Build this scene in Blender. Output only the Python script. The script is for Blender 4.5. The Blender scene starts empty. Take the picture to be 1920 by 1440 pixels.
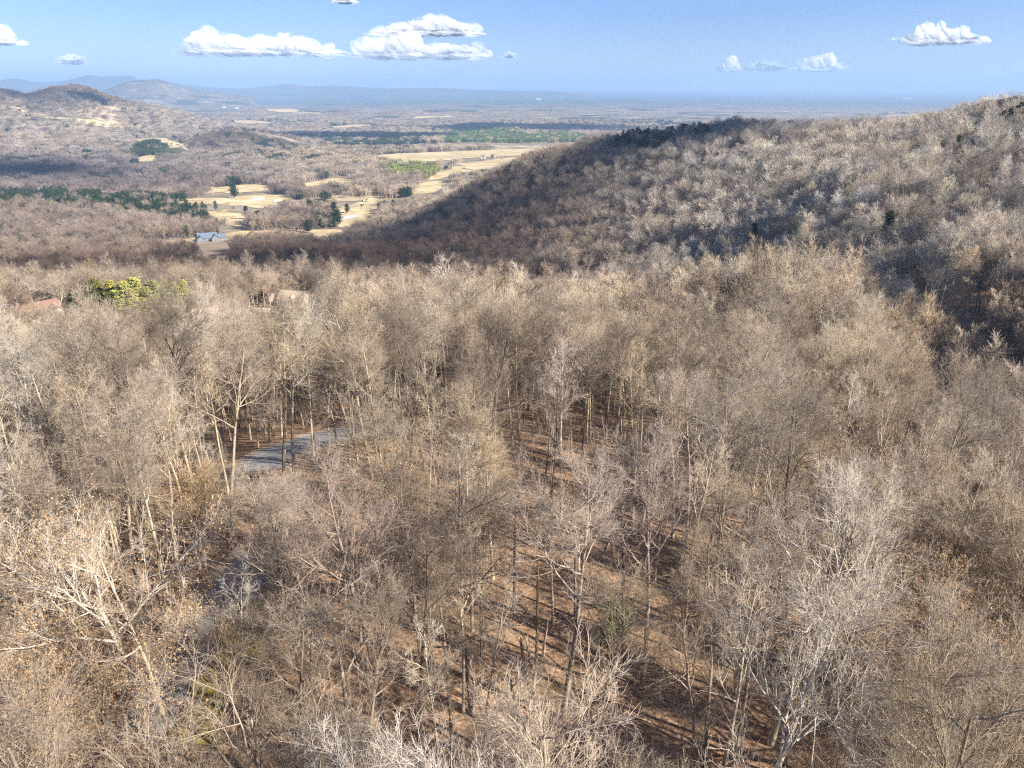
import bpy, math, random
import numpy as np
random.seed(7)
rng = np.random.default_rng(11)
C = bpy.context.scene.collection
SC = bpy.context.scene
R = math.radians

# ------------------------------------------------------------------ camera
PITCH = R(22.2)
FPX = 1371.0
cam_d = bpy.data.cameras.new('camera'); cam = bpy.data.objects.new('camera', cam_d); C.objects.link(cam)
cam_d.lens = FPX / 1920 * 36.0; cam_d.sensor_width = 36.0
cam_d.clip_start = 0.5; cam_d.clip_end = 200000.0
cam.location = (0, 0, 0); cam.rotation_euler = (math.pi / 2 - PITCH, 0, 0)
SC.camera = cam

# ------------------------------------------------------------------ sun, sky, exposure
SUN_AZ, SUN_EL = 116.0, 31.0          # clockwise from the view direction (+Y)
sd = (math.sin(R(SUN_AZ)) * math.cos(R(SUN_EL)), math.cos(R(SUN_AZ)) * math.cos(R(SUN_EL)), math.sin(R(SUN_EL)))
w = bpy.data.worlds.new('World'); SC.world = w; w.use_nodes = True
nt = w.node_tree; nt.nodes.clear()
sky = nt.nodes.new('ShaderNodeTexSky'); sky.sky_type = 'NISHITA'; sky.sun_disc = False
sky.sun_elevation = R(SUN_EL); sky.sun_rotation = R(SUN_AZ)
sky.altitude = 600; sky.air_density = 1.0; sky.dust_density = 0.0; sky.ozone_density = 4.0
bg = nt.nodes.new('ShaderNodeBackground'); bg.inputs[1].default_value = 0.057
wo = nt.nodes.new('ShaderNodeOutputWorld')
mx = nt.nodes.new('ShaderNodeMix'); mx.data_type = 'RGBA'; mx.blend_type = 'MULTIPLY'; mx.inputs[0].default_value = 1; mx.inputs[7].default_value = (.76, .84, 1.2, 1)
nt.links.new(sky.outputs[0], mx.inputs[6]); nt.links.new(mx.outputs[2], bg.inputs[0]); nt.links.new(bg.outputs[0], wo.inputs[0])
sl = bpy.data.lights.new('sun', 'SUN'); sl.energy = 5.0; sl.angle = R(0.5); sl.color = (1.0, 0.94, 0.86)
so = bpy.data.objects.new('sun', sl); C.objects.link(so)
import mathutils
so.rotation_euler = mathutils.Vector(sd).to_track_quat('Z', 'Y').to_euler()
SC.view_settings.view_transform = 'Standard'; SC.view_settings.look = 'None'
SC.view_settings.gamma = 1.0; SC.view_settings.exposure = 1.17
cy = SC.cycles
cy.use_denoising = False; cy.pixel_filter_type = 'BLACKMAN_HARRIS'; cy.filter_width = 1.2
cy.max_bounces = 5; cy.diffuse_bounces = 2; cy.glossy_bounces = 1; cy.transparent_max_bounces = 12
cy.volume_bounces = 1; cy.transmission_bounces = 2

# ------------------------------------------------------------------ helpers
def pixdir(px, py):
    x = (np.asarray(px, float) - 960) / FPX; v = (np.asarray(py, float) - 720) / FPX
    y = math.cos(PITCH) - v * math.sin(PITCH); z = -math.sin(PITCH) - v * math.cos(PITCH)
    h = np.hypot(x, y)
    return np.degrees(np.arctan2(x, y)), z / h
def proj(x, y, z):
    d = y * math.cos(PITCH) - z * math.sin(PITCH); u = y * math.sin(PITCH) + z * math.cos(PITCH)
    d = np.where(np.abs(d) < 1e-3, 1e-3, d)
    return 960 + FPX * x / d, 720 - FPX * u / d, d
def hash2(i, j, s):
    n = (i.astype(np.int64) * 374761393 + j.astype(np.int64) * 668265263 + s * 1274126177) & 0xFFFFFFFF
    n = ((n ^ (n >> 13)) * 1274126177) & 0xFFFFFFFF
    return ((n ^ (n >> 16)) & 0xFFFF) / 65535.0
def vnoise(x, y, s=0):
    i = np.floor(x); j = np.floor(y); fx = x - i; fy = y - j
    fx = fx * fx * (3 - 2 * fx); fy = fy * fy * (3 - 2 * fy)
    a = hash2(i, j, s); b = hash2(i + 1, j, s); c = hash2(i, j + 1, s); d = hash2(i + 1, j + 1, s)
    return (a * (1 - fx) + b * fx) * (1 - fy) + (c * (1 - fx) + d * fx) * fy
def fbm(x, y, s=0, o=3):
    r = 0; a = 0.5
    for k in range(o):
        r = r + a * (vnoise(x * 2 ** k, y * 2 ** k, s + k) - 0.5) * 2; a *= 0.5
    return r

# ------------------------------------------------------------------ terrain height
CT = []
def ctl(px, rows):
    for D, z in rows:
        CT.append((px if abs(px) < 100 else float(pixdir(px, 400)[0]), D, z))
def col(az, rows):
    for D, z in rows: CT.append((az, D, z))
col(-50, [(10, -44), (40, -45), (100, -50), (180, -66), (240, -75), (320, -82), (430, -102), (600, -124), (1000, -165), (1700, -190), (3000, -190), (6000, -235), (12000, -250), (44000, -250)])
col(-38, [(10, -45), (40, -46), (100, -49), (180, -66), (240, -76), (320, -83), (430, -104), (600, -130), (1000, -170), (1700, -195), (3000, -190)])
col(-28, [(40, -46), (100, -48.5), (180, -68), (240, -80), (330, -90), (450, -116), (600, -137), (900, -172), (1300, -188), (1700, -200), (2500, -205), (3500, -215), (6000, -245), (12000, -250), (44000, -250)])
col(-18, [(40, -45.5), (100, -48), (180, -70), (230, -82), (280, -94), (370, -101), (460, -122), (600, -140), (750, -161), (900, -176), (1100, -185), (1300, -191), (1700, -202), (2500, -214), (4400, -238)])
col(-9, [(40, -45), (100, -48.5), (170, -65), (230, -81), (300, -98), (370, -110), (460, -128), (600, -146), (750, -163), (900, -177), (1100, -186), (1300, -196), (1700, -205), (2500, -220), (4400, -240), (7000, -250), (12000, -250), (44000, -250)])
col(0, [(10, -44), (42, -45), (100, -49.5), (160, -63), (225, -81), (300, -104), (420, -128), (560, -144), (660, -136), (800, -121), (950, -103), (1100, -130), (1500, -195), (1900, -210), (3000, -225), (4400, -240)])
col(9, [(42, -45.5), (100, -50.5), (160, -63), (225, -79), (300, -99), (400, -116), (500, -122), (640, -108), (780, -82), (900, -63), (1050, -95), (1500, -180), (2000, -210), (3000, -225), (7000, -250), (12000, -250), (44000, -250)])
col(17, [(42, -46), (100, -51.5), (150, -59), (210, -69), (270, -90), (340, -101), (420, -101), (500, -94), (640, -80), (780, -57), (860, -48), (1050, -90), (1500, -180), (2200, -215)])
col(25, [(42, -46), (100, -52), (150, -57), (195, -62), (245, -92), (275, -90), (335, -68), (440, -60), (560, -56), (700, -50), (790, -46), (950, -80), (1500, -180), (3000, -225)])
col(31, [(42, -46), (100, -54), (145, -66), (180, -82), (205, -80), (250, -62), (340, -58), (420, -50), (520, -42), (640, -28), (760, -40), (1500, -180)])
col(40, [(10, -44), (42, -46), (100, -56), (150, -64), (190, -64), (240, -58), (340, -48), (420, -38), (520, -26), (620, -14), (760, -30), (1500, -170), (3000, -220), (6000, -245), (12000, -250), (44000, -250)])
col(50, [(10, -44), (42, -46), (100, -56), (150, -60), (240, -50), (340, -38), (520, -16), (620, 0), (760, -20), (1500, -170), (3000, -220), (6000, -245), (12000, -250), (44000, -250)])
CT = np.array(CT)
def _q(az, D): return np.stack([az / 11.0, np.log(D) / 0.34], -1)
_P = _q(CT[:, 0], CT[:, 1])
def _k(r2): return 0.5 * r2 * np.log(r2 + 1e-9)
_r2 = ((_P[:, None] - _P[None]) ** 2).sum(-1)
_n = len(_P)
_A = np.zeros((_n + 3, _n + 3)); _A[:_n, :_n] = _k(_r2) + np.eye(_n) * 0.02
_A[:_n, _n] = 1; _A[:_n, _n + 1:] = _P; _A[_n, :_n] = 1; _A[_n + 1:, :_n] = _P.T
_W = np.linalg.solve(_A, np.concatenate([CT[:, 2], np.zeros(3)]))
def rbf(az, D):
    out = np.empty(len(az)); 
    for s in range(0, len(az), 20000):
        q = _q(az[s:s + 20000], D[s:s + 20000])
        r2 = ((q[:, None] - _P[None]) ** 2).sum(-1)
        out[s:s + 20000] = _k(r2) @ _W[:_n] + _W[_n] + q @ _W[_n + 1:]
    return out
# crest profiles of the hills farther off: (distance, log width, [(px, py of the crest)])
RIDGES = [
 (4600, 0.17, [(-500, 160), (-100, 172), (-20, 172), (20, 176), (50, 184), (75, 178), (105, 170), (140, 167), (165, 171), (195, 184), (240, 197), (290, 204), (350, 219), (430, 244), (520, 266)]),
 (11500, 0.12, [(150, 182), (200, 168), (235, 153), (262, 149), (300, 148), (325, 156), (350, 166), (400, 172), (470, 180)]),
 (19000, 0.10, [(-600, 156), (0, 150), (30, 146), (60, 153), (110, 153), (145, 146), (168, 140), (190, 144), (225, 143), (245, 141), (262, 150), (292, 147), (330, 156), (380, 162), (450, 165), (490, 161), (540, 156), (575, 161), (620, 160), (660, 162), (700, 164), (760, 165), (830, 166), (870, 168), (950, 170), (1010, 171), (1100, 176)]),
 (3100, 0.085, [(330, 285), (370, 262), (400, 250), (425, 243), (450, 241), (480, 246), (530, 256), (570, 270), (600, 288)]),
 (6800, 0.10, [(380, 216), (450, 205), (520, 203), (600, 208), (700, 212), (760, 208), (830, 214), (900, 218), (960, 214), (1040, 220)]),
 (2750, 0.05, [(240, 292), (270, 270), (310, 265), (340, 268), (370, 290)]),
 (4300, 0.07, [(600, 268), (640, 258), (700, 262), (760, 256), (800, 262)]),
 (4900, 0.07, [(820, 262), (850, 238), (900, 234), (950, 238), (1000, 252), (1050, 238), (1100, 240), (1180, 262)]),
 (3900, 0.06, [(840, 275), (880, 258), (960, 247), (1010, 258), (1050, 275)]),
 (1350, 0.09, [(-200, 366), (0, 366), (80, 366), (160, 370), (210, 374), (280, 372), (340, 380), (370, 395), (395, 415), (410, 440)]),
]
def terrain(x, y):
    x = np.asarray(x, float).ravel(); y = np.asarray(y, float).ravel()
    D = np.maximum(np.hypot(x, y), 8.0); az = np.degrees(np.arctan2(x, y))
    ac = np.clip(az, -50, 50); Dc = np.clip(D, 10, 44000)
    z = rbf(ac, Dc)
    far = np.abs(az) > 50
    if far.any():
        zm = 0.5 * (rbf(np.full(far.sum(), -50.0), Dc[far]) + rbf(np.full(far.sum(), 50.0), Dc[far]))
        f = np.clip((np.abs(az[far]) - 50) / 130, 0, 1); f = f * f * (3 - 2 * f)
        z[far] = z[far] * (1 - f) + zm * f
    L = np.log(D)
    z = np.where(D > 9000, -250, z)
    fade = np.clip((np.abs(az) - 55) / 30, 0, 1)
    for Dk, wk, prof in RIDGES:
        p = np.array(prof, float)
        a, t = pixdir(p[:, 0], p[:, 1])
        zb = float(np.median(z[(D > 0)])) if False else None
        crest = np.interp(az, a, t * Dk, left=(t * Dk)[0] if p[0, 0] < 0 else -400, right=-400)
        if Dk < 2000: crest = crest - 16
        wn = 1 + 0.25 * fbm(x / (Dk * .12), y / (Dk * .12), 5)
        g = np.exp(-((L - math.log(Dk)) / (wk * wn)) ** 2)
        crest = crest + fbm(x / (Dk * 0.05), y / (Dk * 0.05), 17) * Dk * 0.0018
        h = np.maximum(crest - z, 0) * (1 - fade)
        z = z + h * g
    s = np.clip((D - 130) / 300, 0, 1)
    z = z + s * 4.5 * fbm(x / 90, y / 90, 1) * np.clip((2500 - D) / 1000, 0, 1)
    s2 = np.clip((D - 1300) / 1500, 0, 1)
    z = z + s2 * 16 * fbm(x / 650, y / 650, 3, 4) * np.clip(1.15 - D / 15000, 0.35, 1)
    z = z + np.clip((D - 20) / 80, 0, 1) * 0.8 * fbm(x / 22, y / 22, 9, 2)
    return z
def T1(x, y): return float(terrain([x], [y])[0])
def hit(px, py):
    az, t = pixdir(px, py); az = float(az); t = float(t)
    D = np.geomspace(15, 43000, 3500)
    xx = D * math.sin(R(az)); yy = D * math.cos(R(az))
    zz = terrain(xx, yy); k = np.argmax(zz > t * D)
    if k == 0: k = len(D) - 1
    return float(xx[k]), float(yy[k]), float(zz[k])
def atD(px, D, py=500):
    az = R(float(pixdir(px, py)[0])); x = D * math.sin(az); y = D * math.cos(az)
    return x, y, T1(x, y)

# ------------------------------------------------------------------ materials
def mat(name, build):
    m = bpy.data.materials.new(name); m.use_nodes = True; t = m.node_tree; t.nodes.clear()
    o = t.nodes.new('ShaderNodeOutputMaterial')
    s = build(t); t.links.new(s, o.inputs[0]); return m
def N(t, typ, **kw):
    n = t.nodes.new(typ)
    for k, v in kw.items():
        if k.startswith('i_'):
            n.inputs[int(k[2:]) if k[2:].isdigit() else k[2:]].default_value = v
        else: setattr(n, k, v)
    return n
def ramp(t, src, stops, interp='LINEAR'):
    r = t.nodes.new('ShaderNodeValToRGB'); r.color_ramp.interpolation = interp
    e = r.color_ramp.elements
    while len(e) > 1: e.remove(e[-1])
    e[0].position = stops[0][0]; e[0].color = (*stops[0][1], 1)
    for p, c in stops[1:]:
        k = e.new(p); k.color = (*c, 1)
    t.links.new(src, r.inputs[0]); return r.outputs[0]
def mixc(t, f, a, b, mode='MIX'):
    m = t.nodes.new('ShaderNodeMix'); m.data_type = 'RGBA'; m.blend_type = mode; m.clamp_factor = True
    if isinstance(f, (int, float)): m.inputs[0].default_value = f
    else: t.links.new(f, m.inputs[0])
    for k, v in ((6, a), (7, b)):
        if isinstance(v, tuple): m.inputs[k].default_value = (*v, 1)
        else: t.links.new(v, m.inputs[k])
    return m.outputs[2]
def noise(t, vec, scale, detail=2, rough=0.5):
    n = N(t, 'ShaderNodeTexNoise'); n.inputs['Scale'].default_value = scale
    n.inputs['Detail'].default_value = detail; n.inputs['Roughness'].default_value = rough
    if vec is not None: t.links.new(vec, n.inputs['Vector'])
    return n.outputs['Fac']
def maprange(t, src, a, b, c=0, d=1):
    m = N(t, 'ShaderNodeMapRange'); m.inputs[1].default_value = a; m.inputs[2].default_value = b
    m.inputs[3].default_value = c; m.inputs[4].default_value = d
    t.links.new(src, m.inputs[0]); return m.outputs[0]
def diffuse(t, colr, bump=None, dist=0.1, strength=0.6):
    d = N(t, 'ShaderNodeBsdfDiffuse')
    if isinstance(colr, tuple): d.inputs[0].default_value = (*colr, 1)
    else: t.links.new(colr, d.inputs[0])
    if bump is not None:
        b = N(t, 'ShaderNodeBump'); b.inputs['Strength'].default_value = strength; b.inputs['Distance'].default_value = dist
        t.links.new(bump, b.inputs['Height']); t.links.new(b.outputs[0], d.inputs['Normal'])
    return d.outputs[0]
def tint_attr(t):
    a = N(t, 'ShaderNodeAttribute'); a.attribute_type = 'INSTANCER'; a.attribute_name = 'tint'
    return a.outputs['Color']
def ob_coord(t):
    return N(t, 'ShaderNodeTexCoord').outputs['Object']
def world_pos(t):
    return N(t, 'ShaderNodeNewGeometry').outputs['Position']

def b_bark(t):
    c = ob_coord(t)
    mp = N(t, 'ShaderNodeMapping'); mp.inputs['Scale'].default_value = (6, 6, 0.9); t.links.new(c, mp.inputs[0])
    n = noise(t, mp.outputs[0], 1.0, 4, .65)
    n2 = noise(t, c, .35, 2)
    k = ramp(t, n, [(.3, (.55, .52, .5)), (.5, (.95, .95, .95)), (.7, (1.35, 1.33, 1.28))])
    k2 = ramp(t, n2, [(.35, (.8, .82, .76)), (.65, (1.12, 1.1, 1.12))])
    col_ = mixc(t, 1.0, mixc(t, 1.0, tint_attr(t), k, 'MULTIPLY'), k2, 'MULTIPLY')
    return diffuse(t, col_, n, .03, .7)
BARK = mat('bark', b_bark)
def b_twig(t):
    n = noise(t, ob_coord(t), .6, 1)
    k = ramp(t, n, [(.3, (.78, .76, .74)), (.7, (1.2, 1.18, 1.16))])
    return diffuse(t, mixc(t, 1.0, tint_attr(t), k, 'MULTIPLY'))
TWIG = mat('twigs', b_twig)
def leafmat(name, a, b_, c_, trans=.3):
    def f(t):
        n = noise(t, ob_coord(t), 2.3, 2)
        colr = ramp(t, n, [(.3, a), (.5, b_), (.7, c_)])
        d = N(t, 'ShaderNodeBsdfDiffuse'); t.links.new(colr, d.inputs[0])
        tr = N(t, 'ShaderNodeBsdfTranslucent'); t.links.new(colr, tr.inputs[0])
        m = N(t, 'ShaderNodeMixShader'); m.inputs[0].default_value = trans
        t.links.new(d.outputs[0], m.inputs[1]); t.links.new(tr.outputs[0], m.inputs[2]); return m.outputs[0]
    return mat(name, f)
DEADLEAF = leafmat('withered_leaves', (.42, .24, .11), (.60, .39, .2), (.76, .56, .33))
def b_needle(t):
    n = noise(t, ob_coord(t), .8, 2)
    k = ramp(t, n, [(.3, (.7, .75, .7)), (.7, (1.25, 1.2, 1.1))])
    return diffuse(t, mixc(t, 1.0, tint_attr(t), k, 'MULTIPLY'))
NEEDLE = mat('needles', b_needle)

def b_ground(t):
    p = world_pos(t)
    ln = N(t, 'ShaderNodeVectorMath', operation='LENGTH'); t.links.new(p, ln.inputs[0]); dist = ln.outputs['Value']
    n1 = noise(t, p, .09, 3); n2 = noise(t, p, 3.5, 3, .7); n3 = noise(t, p, .6, 3)
    litter = ramp(t, n2, [(.3, (.14, .082, .048)), (.45, (.32, .195, .112)), (.58, (.47, .305, .185)), (.7, (.62, .47, .32))])
    litter = mixc(t, ramp(t, n3, [(.52, (0, 0, 0)), (.75, (.7, .7, .7))]), litter, (.17, .115, .07))
    litter = mixc(t, ramp(t, n1, [(.55, (0, 0, 0)), (.75, (.35, .35, .35))]), litter, (.2, .19, .08))
    # winter woods, pine stands and pasture seen from far off
    f1 = noise(t, p, .0016, 4, .6); f2 = noise(t, p, .012, 4, .7); f3 = noise(t, p, .0007, 3, .6); f4 = noise(t, p, .05, 3, .7)
    woods = ramp(t, f2, [(.3, (.15, .115, .085)), (.5, (.29, .23, .16)), (.7, (.45, .365, .25))])
    woods = mixc(t, ramp(t, f1, [(.55, (0, 0, 0)), (.60, (.85, .85, .85))]), woods, (.04, .058, .03))
    woods = mixc(t, ramp(t, noise(t, p, .0045, 3, .7), [(.58, (0, 0, 0)), (.62, (.85, .85, .85))]), woods, (.56, .44, .26))
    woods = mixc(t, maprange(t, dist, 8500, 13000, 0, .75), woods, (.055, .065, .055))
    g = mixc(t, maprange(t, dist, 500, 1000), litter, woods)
    bh = N(t, 'ShaderNodeMath', operation='ADD'); t.links.new(f4, bh.inputs[0]); t.links.new(f2, bh.inputs[1])
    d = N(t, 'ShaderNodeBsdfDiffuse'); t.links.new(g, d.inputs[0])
    b1 = N(t, 'ShaderNodeBump'); b1.inputs['Distance'].default_value = .12; b1.inputs['Strength'].default_value = .8; t.links.new(n2, b1.inputs['Height'])
    b2 = N(t, 'ShaderNodeBump'); b2.inputs['Distance'].default_value = 22.0; t.links.new(maprange(t, dist, 2500, 6000, 0, .9), b2.inputs['Strength']); t.links.new(bh.outputs[0], b2.inputs['Height'])
    t.links.new(b1.outputs[0], b2.inputs['Normal']); t.links.new(b2.outputs[0], d.inputs['Normal'])
    return d.outputs[0]
GROUND = mat('forest_floor', b_ground)
def simple(name, a, b_, scale, detail=3, bump=.02, bs=.5):
    return mat(name, lambda t: (lambda n: diffuse(t, ramp(t, n, [(.35, a), (.65, b_)]), n, bump, bs))(noise(t, world_pos(t), scale, detail, .65)))
def b_asphalt(t):
    p = world_pos(t); n = noise(t, p, .7, 5, .7); n2 = noise(t, p, 6, 3, .7)
    c = ramp(t, n, [(.35, (.25, .245, .235)), (.65, (.36, .35, .335))]); c = mixc(t, ramp(t, n2, [(.6, (0, 0, 0)), (.7, (.8, .8, .8))]), c, (.34, .23, .14))
    return diffuse(t, c, n2, .02, .5)
ASPHALT = mat('weathered_asphalt', b_asphalt)
VERGE = simple('sandy_verge', (.36, .25, .16), (.52, .40, .28), .8, 4, .05)
MOSS = simple('mossy_bank', (.12, .10, .03), (.32, .25, .06), .9, 4, .08)
def b_fair(t):
    p = world_pos(t); n = noise(t, p, .035, 5, .7); n2 = noise(t, p, .008, 3, .6)
    c = ramp(t, n, [(.32, (.42, .30, .15)), (.5, (.62, .48, .26)), (.68, (.76, .62, .39))])
    return diffuse(t, mixc(t, ramp(t, n2, [(.45, (0, 0, 0)), (.65, (.6, .6, .6))]), c, (.38, .33, .17)), n, .3, .6)
FAIRWAY = mat('dormant_turf', b_fair)
SAND = simple('bunker_sand', (.66, .58, .48), (.78, .70, .6), .2, 2)
GRAVEL = simple('pale_gravel', (.58, .5, .42), (.75, .68, .6), .9, 3)

# ------------------------------------------------------------------ mesh utilities
def mesh_obj(name, V, Q, m, parent=None, link=True, smooth=False):
    me = bpy.data.meshes.new(name)
    V = np.asarray(V, np.float32); Q = np.asarray(Q, np.int32)
    me.vertices.add(len(V)); me.vertices.foreach_set('co', V.ravel())
    k = Q.shape[1]
    me.loops.add(Q.size); me.loops.foreach_set('vertex_index', Q.ravel())
    me.polygons.add(len(Q)); me.polygons.foreach_set('loop_start', np.arange(0, Q.size, k, dtype=np.int32))
    me.polygons.foreach_set('loop_total', np.full(len(Q), k, np.int32)) if False else None
    if smooth: me.polygons.foreach_set('use_smooth', np.ones(len(Q), bool))
    me.update(calc_edges=True); me.validate()
    for mm in (m if isinstance(m, (list, tuple)) else [m]): me.materials.append(mm)
    o = bpy.data.objects.new(name, me)
    if link: C.objects.link(o)
    if parent is not None: o.parent = parent
    return o
def tubes(P, Rr, S):
    """P (n,k,3), Rr (n,k) -> verts, quads"""
    n, k, _ = P.shape
    Tn = np.gradient(P, axis=1) if k > 2 else np.repeat(P[:, 1:] - P[:, :1], 2, 1)
    Tn = Tn / (np.linalg.norm(Tn, axis=2, keepdims=True) + 1e-9)
    ref = np.where(np.abs(Tn[:, :1, 2:3]) > .9, np.array([1., 0, 0]), np.array([0, 0, 1.]))
    ref = np.broadcast_to(ref, Tn.shape)
    U = np.cross(Tn, ref); U /= np.linalg.norm(U, axis=2, keepdims=True) + 1e-9
    W_ = np.cross(Tn, U)
    a = np.arange(S) * 2 * np.pi / S
    V = P[:, :, None] + Rr[:, :, None, None] * (np.cos(a)[None, None, :, None] * U[:, :, None] + np.sin(a)[None, None, :, None] * W_[:, :, None])
    idx = np.arange(n * k * S).reshape(n, k, S)
    A = idx[:, :-1]; B = idx[:, 1:]
    Q = np.stack([A, np.roll(A, -1, 2), np.roll(B, -1, 2), B], -1).reshape(-1, 4)
    return V.reshape(-1, 3), Q
def join(parts):
    Vs, Qs, o = [], [], 0
    for V, Q in parts:
        Vs.append(V); Qs.append(Q + o); o += len(V)
    return np.concatenate(Vs), np.concatenate(Qs)
def grow(P0, D0, L, R0, K, wig, up, taper=.35, r=rng):
    n = len(P0); P = np.empty((n, K + 1, 3)); P[:, 0] = P0; d = D0.copy()
    for i in range(K):
        d = d + r.normal(0, wig, (n, 3)); d[:, 2] += up
        d /= np.linalg.norm(d, axis=1, keepdims=True)
        P[:, i + 1] = P[:, i] + d * (L / K)[:, None]
    f = 1 - (1 - taper) * np.linspace(0, 1, K + 1)
    return P, R0[:, None] * f[None]
def spawn(P, Rr, n, tmin, tmax, ang, r=rng, angj=.25):
    """child starts on each parent: positions, directions, parent radius, param"""
    m, k, _ = P.shape
    t = tmin + (tmax - tmin) * (np.arange(n)[None] + r.uniform(0, 1, (m, n))) / n
    f = t * (k - 1); i = np.minimum(f.astype(int), k - 2); f = f - i
    mi = np.arange(m)[:, None]
    pos = P[mi, i] * (1 - f[..., None]) + P[mi, i + 1] * f[..., None]
    rad = Rr[mi, i] * (1 - f) + Rr[mi, i + 1] * f
    tan = P[mi, i + 1] - P[mi, i]; tan = tan / (np.linalg.norm(tan, axis=2, keepdims=True) + 1e-9)
    ph = np.arange(n)[None] * 2.4 + r.uniform(0, 6.28, (m, 1)) + r.normal(0, .4, (m, n))
    ref = np.where(np.abs(tan[..., 2:3]) > .9, np.array([1., 0, 0]), np.array([0, 0, 1.]))
    U = np.cross(tan, ref); U /= np.linalg.norm(U, axis=2, keepdims=True); W_ = np.cross(tan, U)
    A = ang + r.normal(0, angj, (m, n)); 
    d = tan * np.cos(A)[..., None] + (U * np.cos(ph)[..., None] + W_ * np.sin(ph)[..., None]) * np.sin(A)[..., None]
    return pos.reshape(-1, 3), d.reshape(-1, 3), rad.ravel(), t.ravel()

# ------------------------------------------------------------------ bare trees
def bare_tree(seed, H, style, lod=0):
    """returns dict(trunk=(V,Q), crown=(V,Q), tips)"""
    r = np.random.default_rng(seed)
    thin = {'upright': 1, 'broad': 1.25, 'pole': .85, 'sapling': .5, 'snag': 1.15}[style]
    R0 = H * .0088 * thin + .03
    if lod == 2: R0 *= 1.4
    if lod == 3: R0 *= 2.2
    lean = r.normal(0, .05, 3); lean[2] = 0
    base = np.array([[0, 0, -.6]]); d0 = np.array([[0, 0, 1.]]) + lean
    hh = {'upright': .93, 'broad': .55, 'pole': .96, 'sapling': .95, 'snag': .8}[style] * H
    K = 9 if lod == 0 else (5 if lod == 1 else 3)
    Pt, Rt = grow(base, d0, np.array([hh + .6]), np.array([R0]), K, .035 if style != 'snag' else .07, .03, .22 if style != 'broad' else .6, r)
    Rt[:, 0] *= 1.35
    nl = {'upright': 15, 'broad': 8, 'pole': 12, 'sapling': 9, 'snag': 9}[style]
    t0 = {'upright': .54, 'broad': .6, 'pole': .6, 'sapling': .35, 'snag': .5}[style]
    ang = {'upright': .72, 'broad': .62, 'pole': .75, 'sapling': .8, 'snag': .95}[style]
    cr = {'upright': .215, 'broad': .44, 'pole': .14, 'sapling': .22, 'snag': .3}[style] * H
    if lod == 1: nl = max(6, int(nl * .8))
    if lod == 2: nl = 8
    if lod == 3: nl = 4
    p, d, rd, t = spawn(Pt, Rt, nl, t0, 1.0, ang, r)
    L = cr * (1.25 - .65 * (t - t0) / (1 - t0)) * r.uniform(.7, 1.25, len(t))
    if style == 'broad': L = cr * r.uniform(.75, 1.15, len(t)); 
    kk = [5, 3, 2, 2][lod]
    Pl, Rl = grow(p, d, L, np.minimum(rd * .62, R0 * .55) * (1.25 if lod == 1 else 1), kk, .16, .10, .3, r)
    sides = [(7, 5, 4, 3, 3), (5, 4, 3, 3, 3), (4, 3, 3, 3, 3), (3, 3, 3, 3, 3)][lod]
    if lod == 0 and style in ('upright', 'broad', 'snag'):
        sides = (9, 6, 4, 3, 3)
    trunk = [tubes(Pt, Rt, sides[0]), tubes(Pl, Rl, sides[1])]
    crown = []
    if lod == 0:
        nb, ns, nw = (8, 7, 6)
        if style == 'snag': nb, ns, nw = 5, 4, 2
        if style in ('sapling',): nb, ns, nw = 5, 5, 4
        if style == 'pole': nb, ns, nw = 6, 6, 5
        if style == 'broad': nb, ns, nw = (12, 8, 6)
        Pt2 = Pt[:, -4:]; Rt2 = Rt[:, -4:]
        p, d, rd, t = spawn(Pl, Rl, nb, .22, 1.0, .65, r)
        Lb = np.repeat(L, nb) * (.62 - .3 * t) * r.uniform(.7, 1.3, len(t))
        Pb, Rb = grow(p, d, Lb, np.clip(rd * .6, .012, .06), 3, .16, .10, .4, r)
        crown.append(tubes(Pb, Rb, 4))
        p, d, rd, t = spawn(Pb, Rb, ns, .15, 1.0, .65, r)
        Ls = np.clip(np.repeat(Lb, ns) * .5, .35, 1.5) * r.uniform(.6, 1.3, len(t))
        Ps, Rs = grow(p, d, Ls, np.clip(rd * .55, .009, .022), 2, .16, .08, .5, r)
        crown.append(tubes(Ps, Rs, 3))
        p, d, rd, t = spawn(Ps, Rs, nw, .1, 1.0, .6, r)
        Lw = np.clip(np.repeat(Ls, nw) * .6, .2, .7) * r.uniform(.6, 1.3, len(t))
        Pw, Rw = grow(p, d, Lw, np.clip(rd * .7, .007, .011), 1, .15, .06, .4, r)
        crown.append(tubes(Pw, Rw, 3))
        tips = Pw[:, 1]
    elif lod == 1:
        nb, ns = 8, 13
        if style == 'broad': nb, ns = 13, 17
        p, d, rd, t = spawn(Pl, Rl, nb, .2, 1.0, .65, r)
        Lb = np.repeat(L, nb) * (.62 - .3 * t) * r.uniform(.7, 1.3, len(t))
        Pb, Rb = grow(p, d, Lb, np.clip(rd * .6, .03, .06), 2, .16, .10, .5, r)
        crown.append(tubes(Pb, Rb, 3))
        p, d, rd, t = spawn(Pb, Rb, ns, .1, 1.0, .7, r)
        Ls = np.clip(np.repeat(Lb, ns) * .6, .5, 1.6) * r.uniform(.6, 1.3, len(t))
        Ps, Rs = grow(p, d, Ls, np.full(len(Ls), .024), 1, .16, .08, .5, r)
        crown.append(tubes(Ps, Rs, 3)); tips = Ps[:, 1]
    else:
        nb = 40 if lod == 2 else 10
        p, d, rd, t = spawn(Pl, Rl, nb, .1, 1.0, .75, r, .4)
        Lb = np.clip(np.repeat(L, nb) * .5, .8, 3) * r.uniform(.6, 1.3, len(t))
        Pb, Rb = grow(p, d, Lb, np.full(len(Lb), .06 if lod == 2 else .2), 1, .16, .10, .4, r)
        crown.append(tubes(Pb, Rb, 3)); tips = Pb[:, 1]
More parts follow.
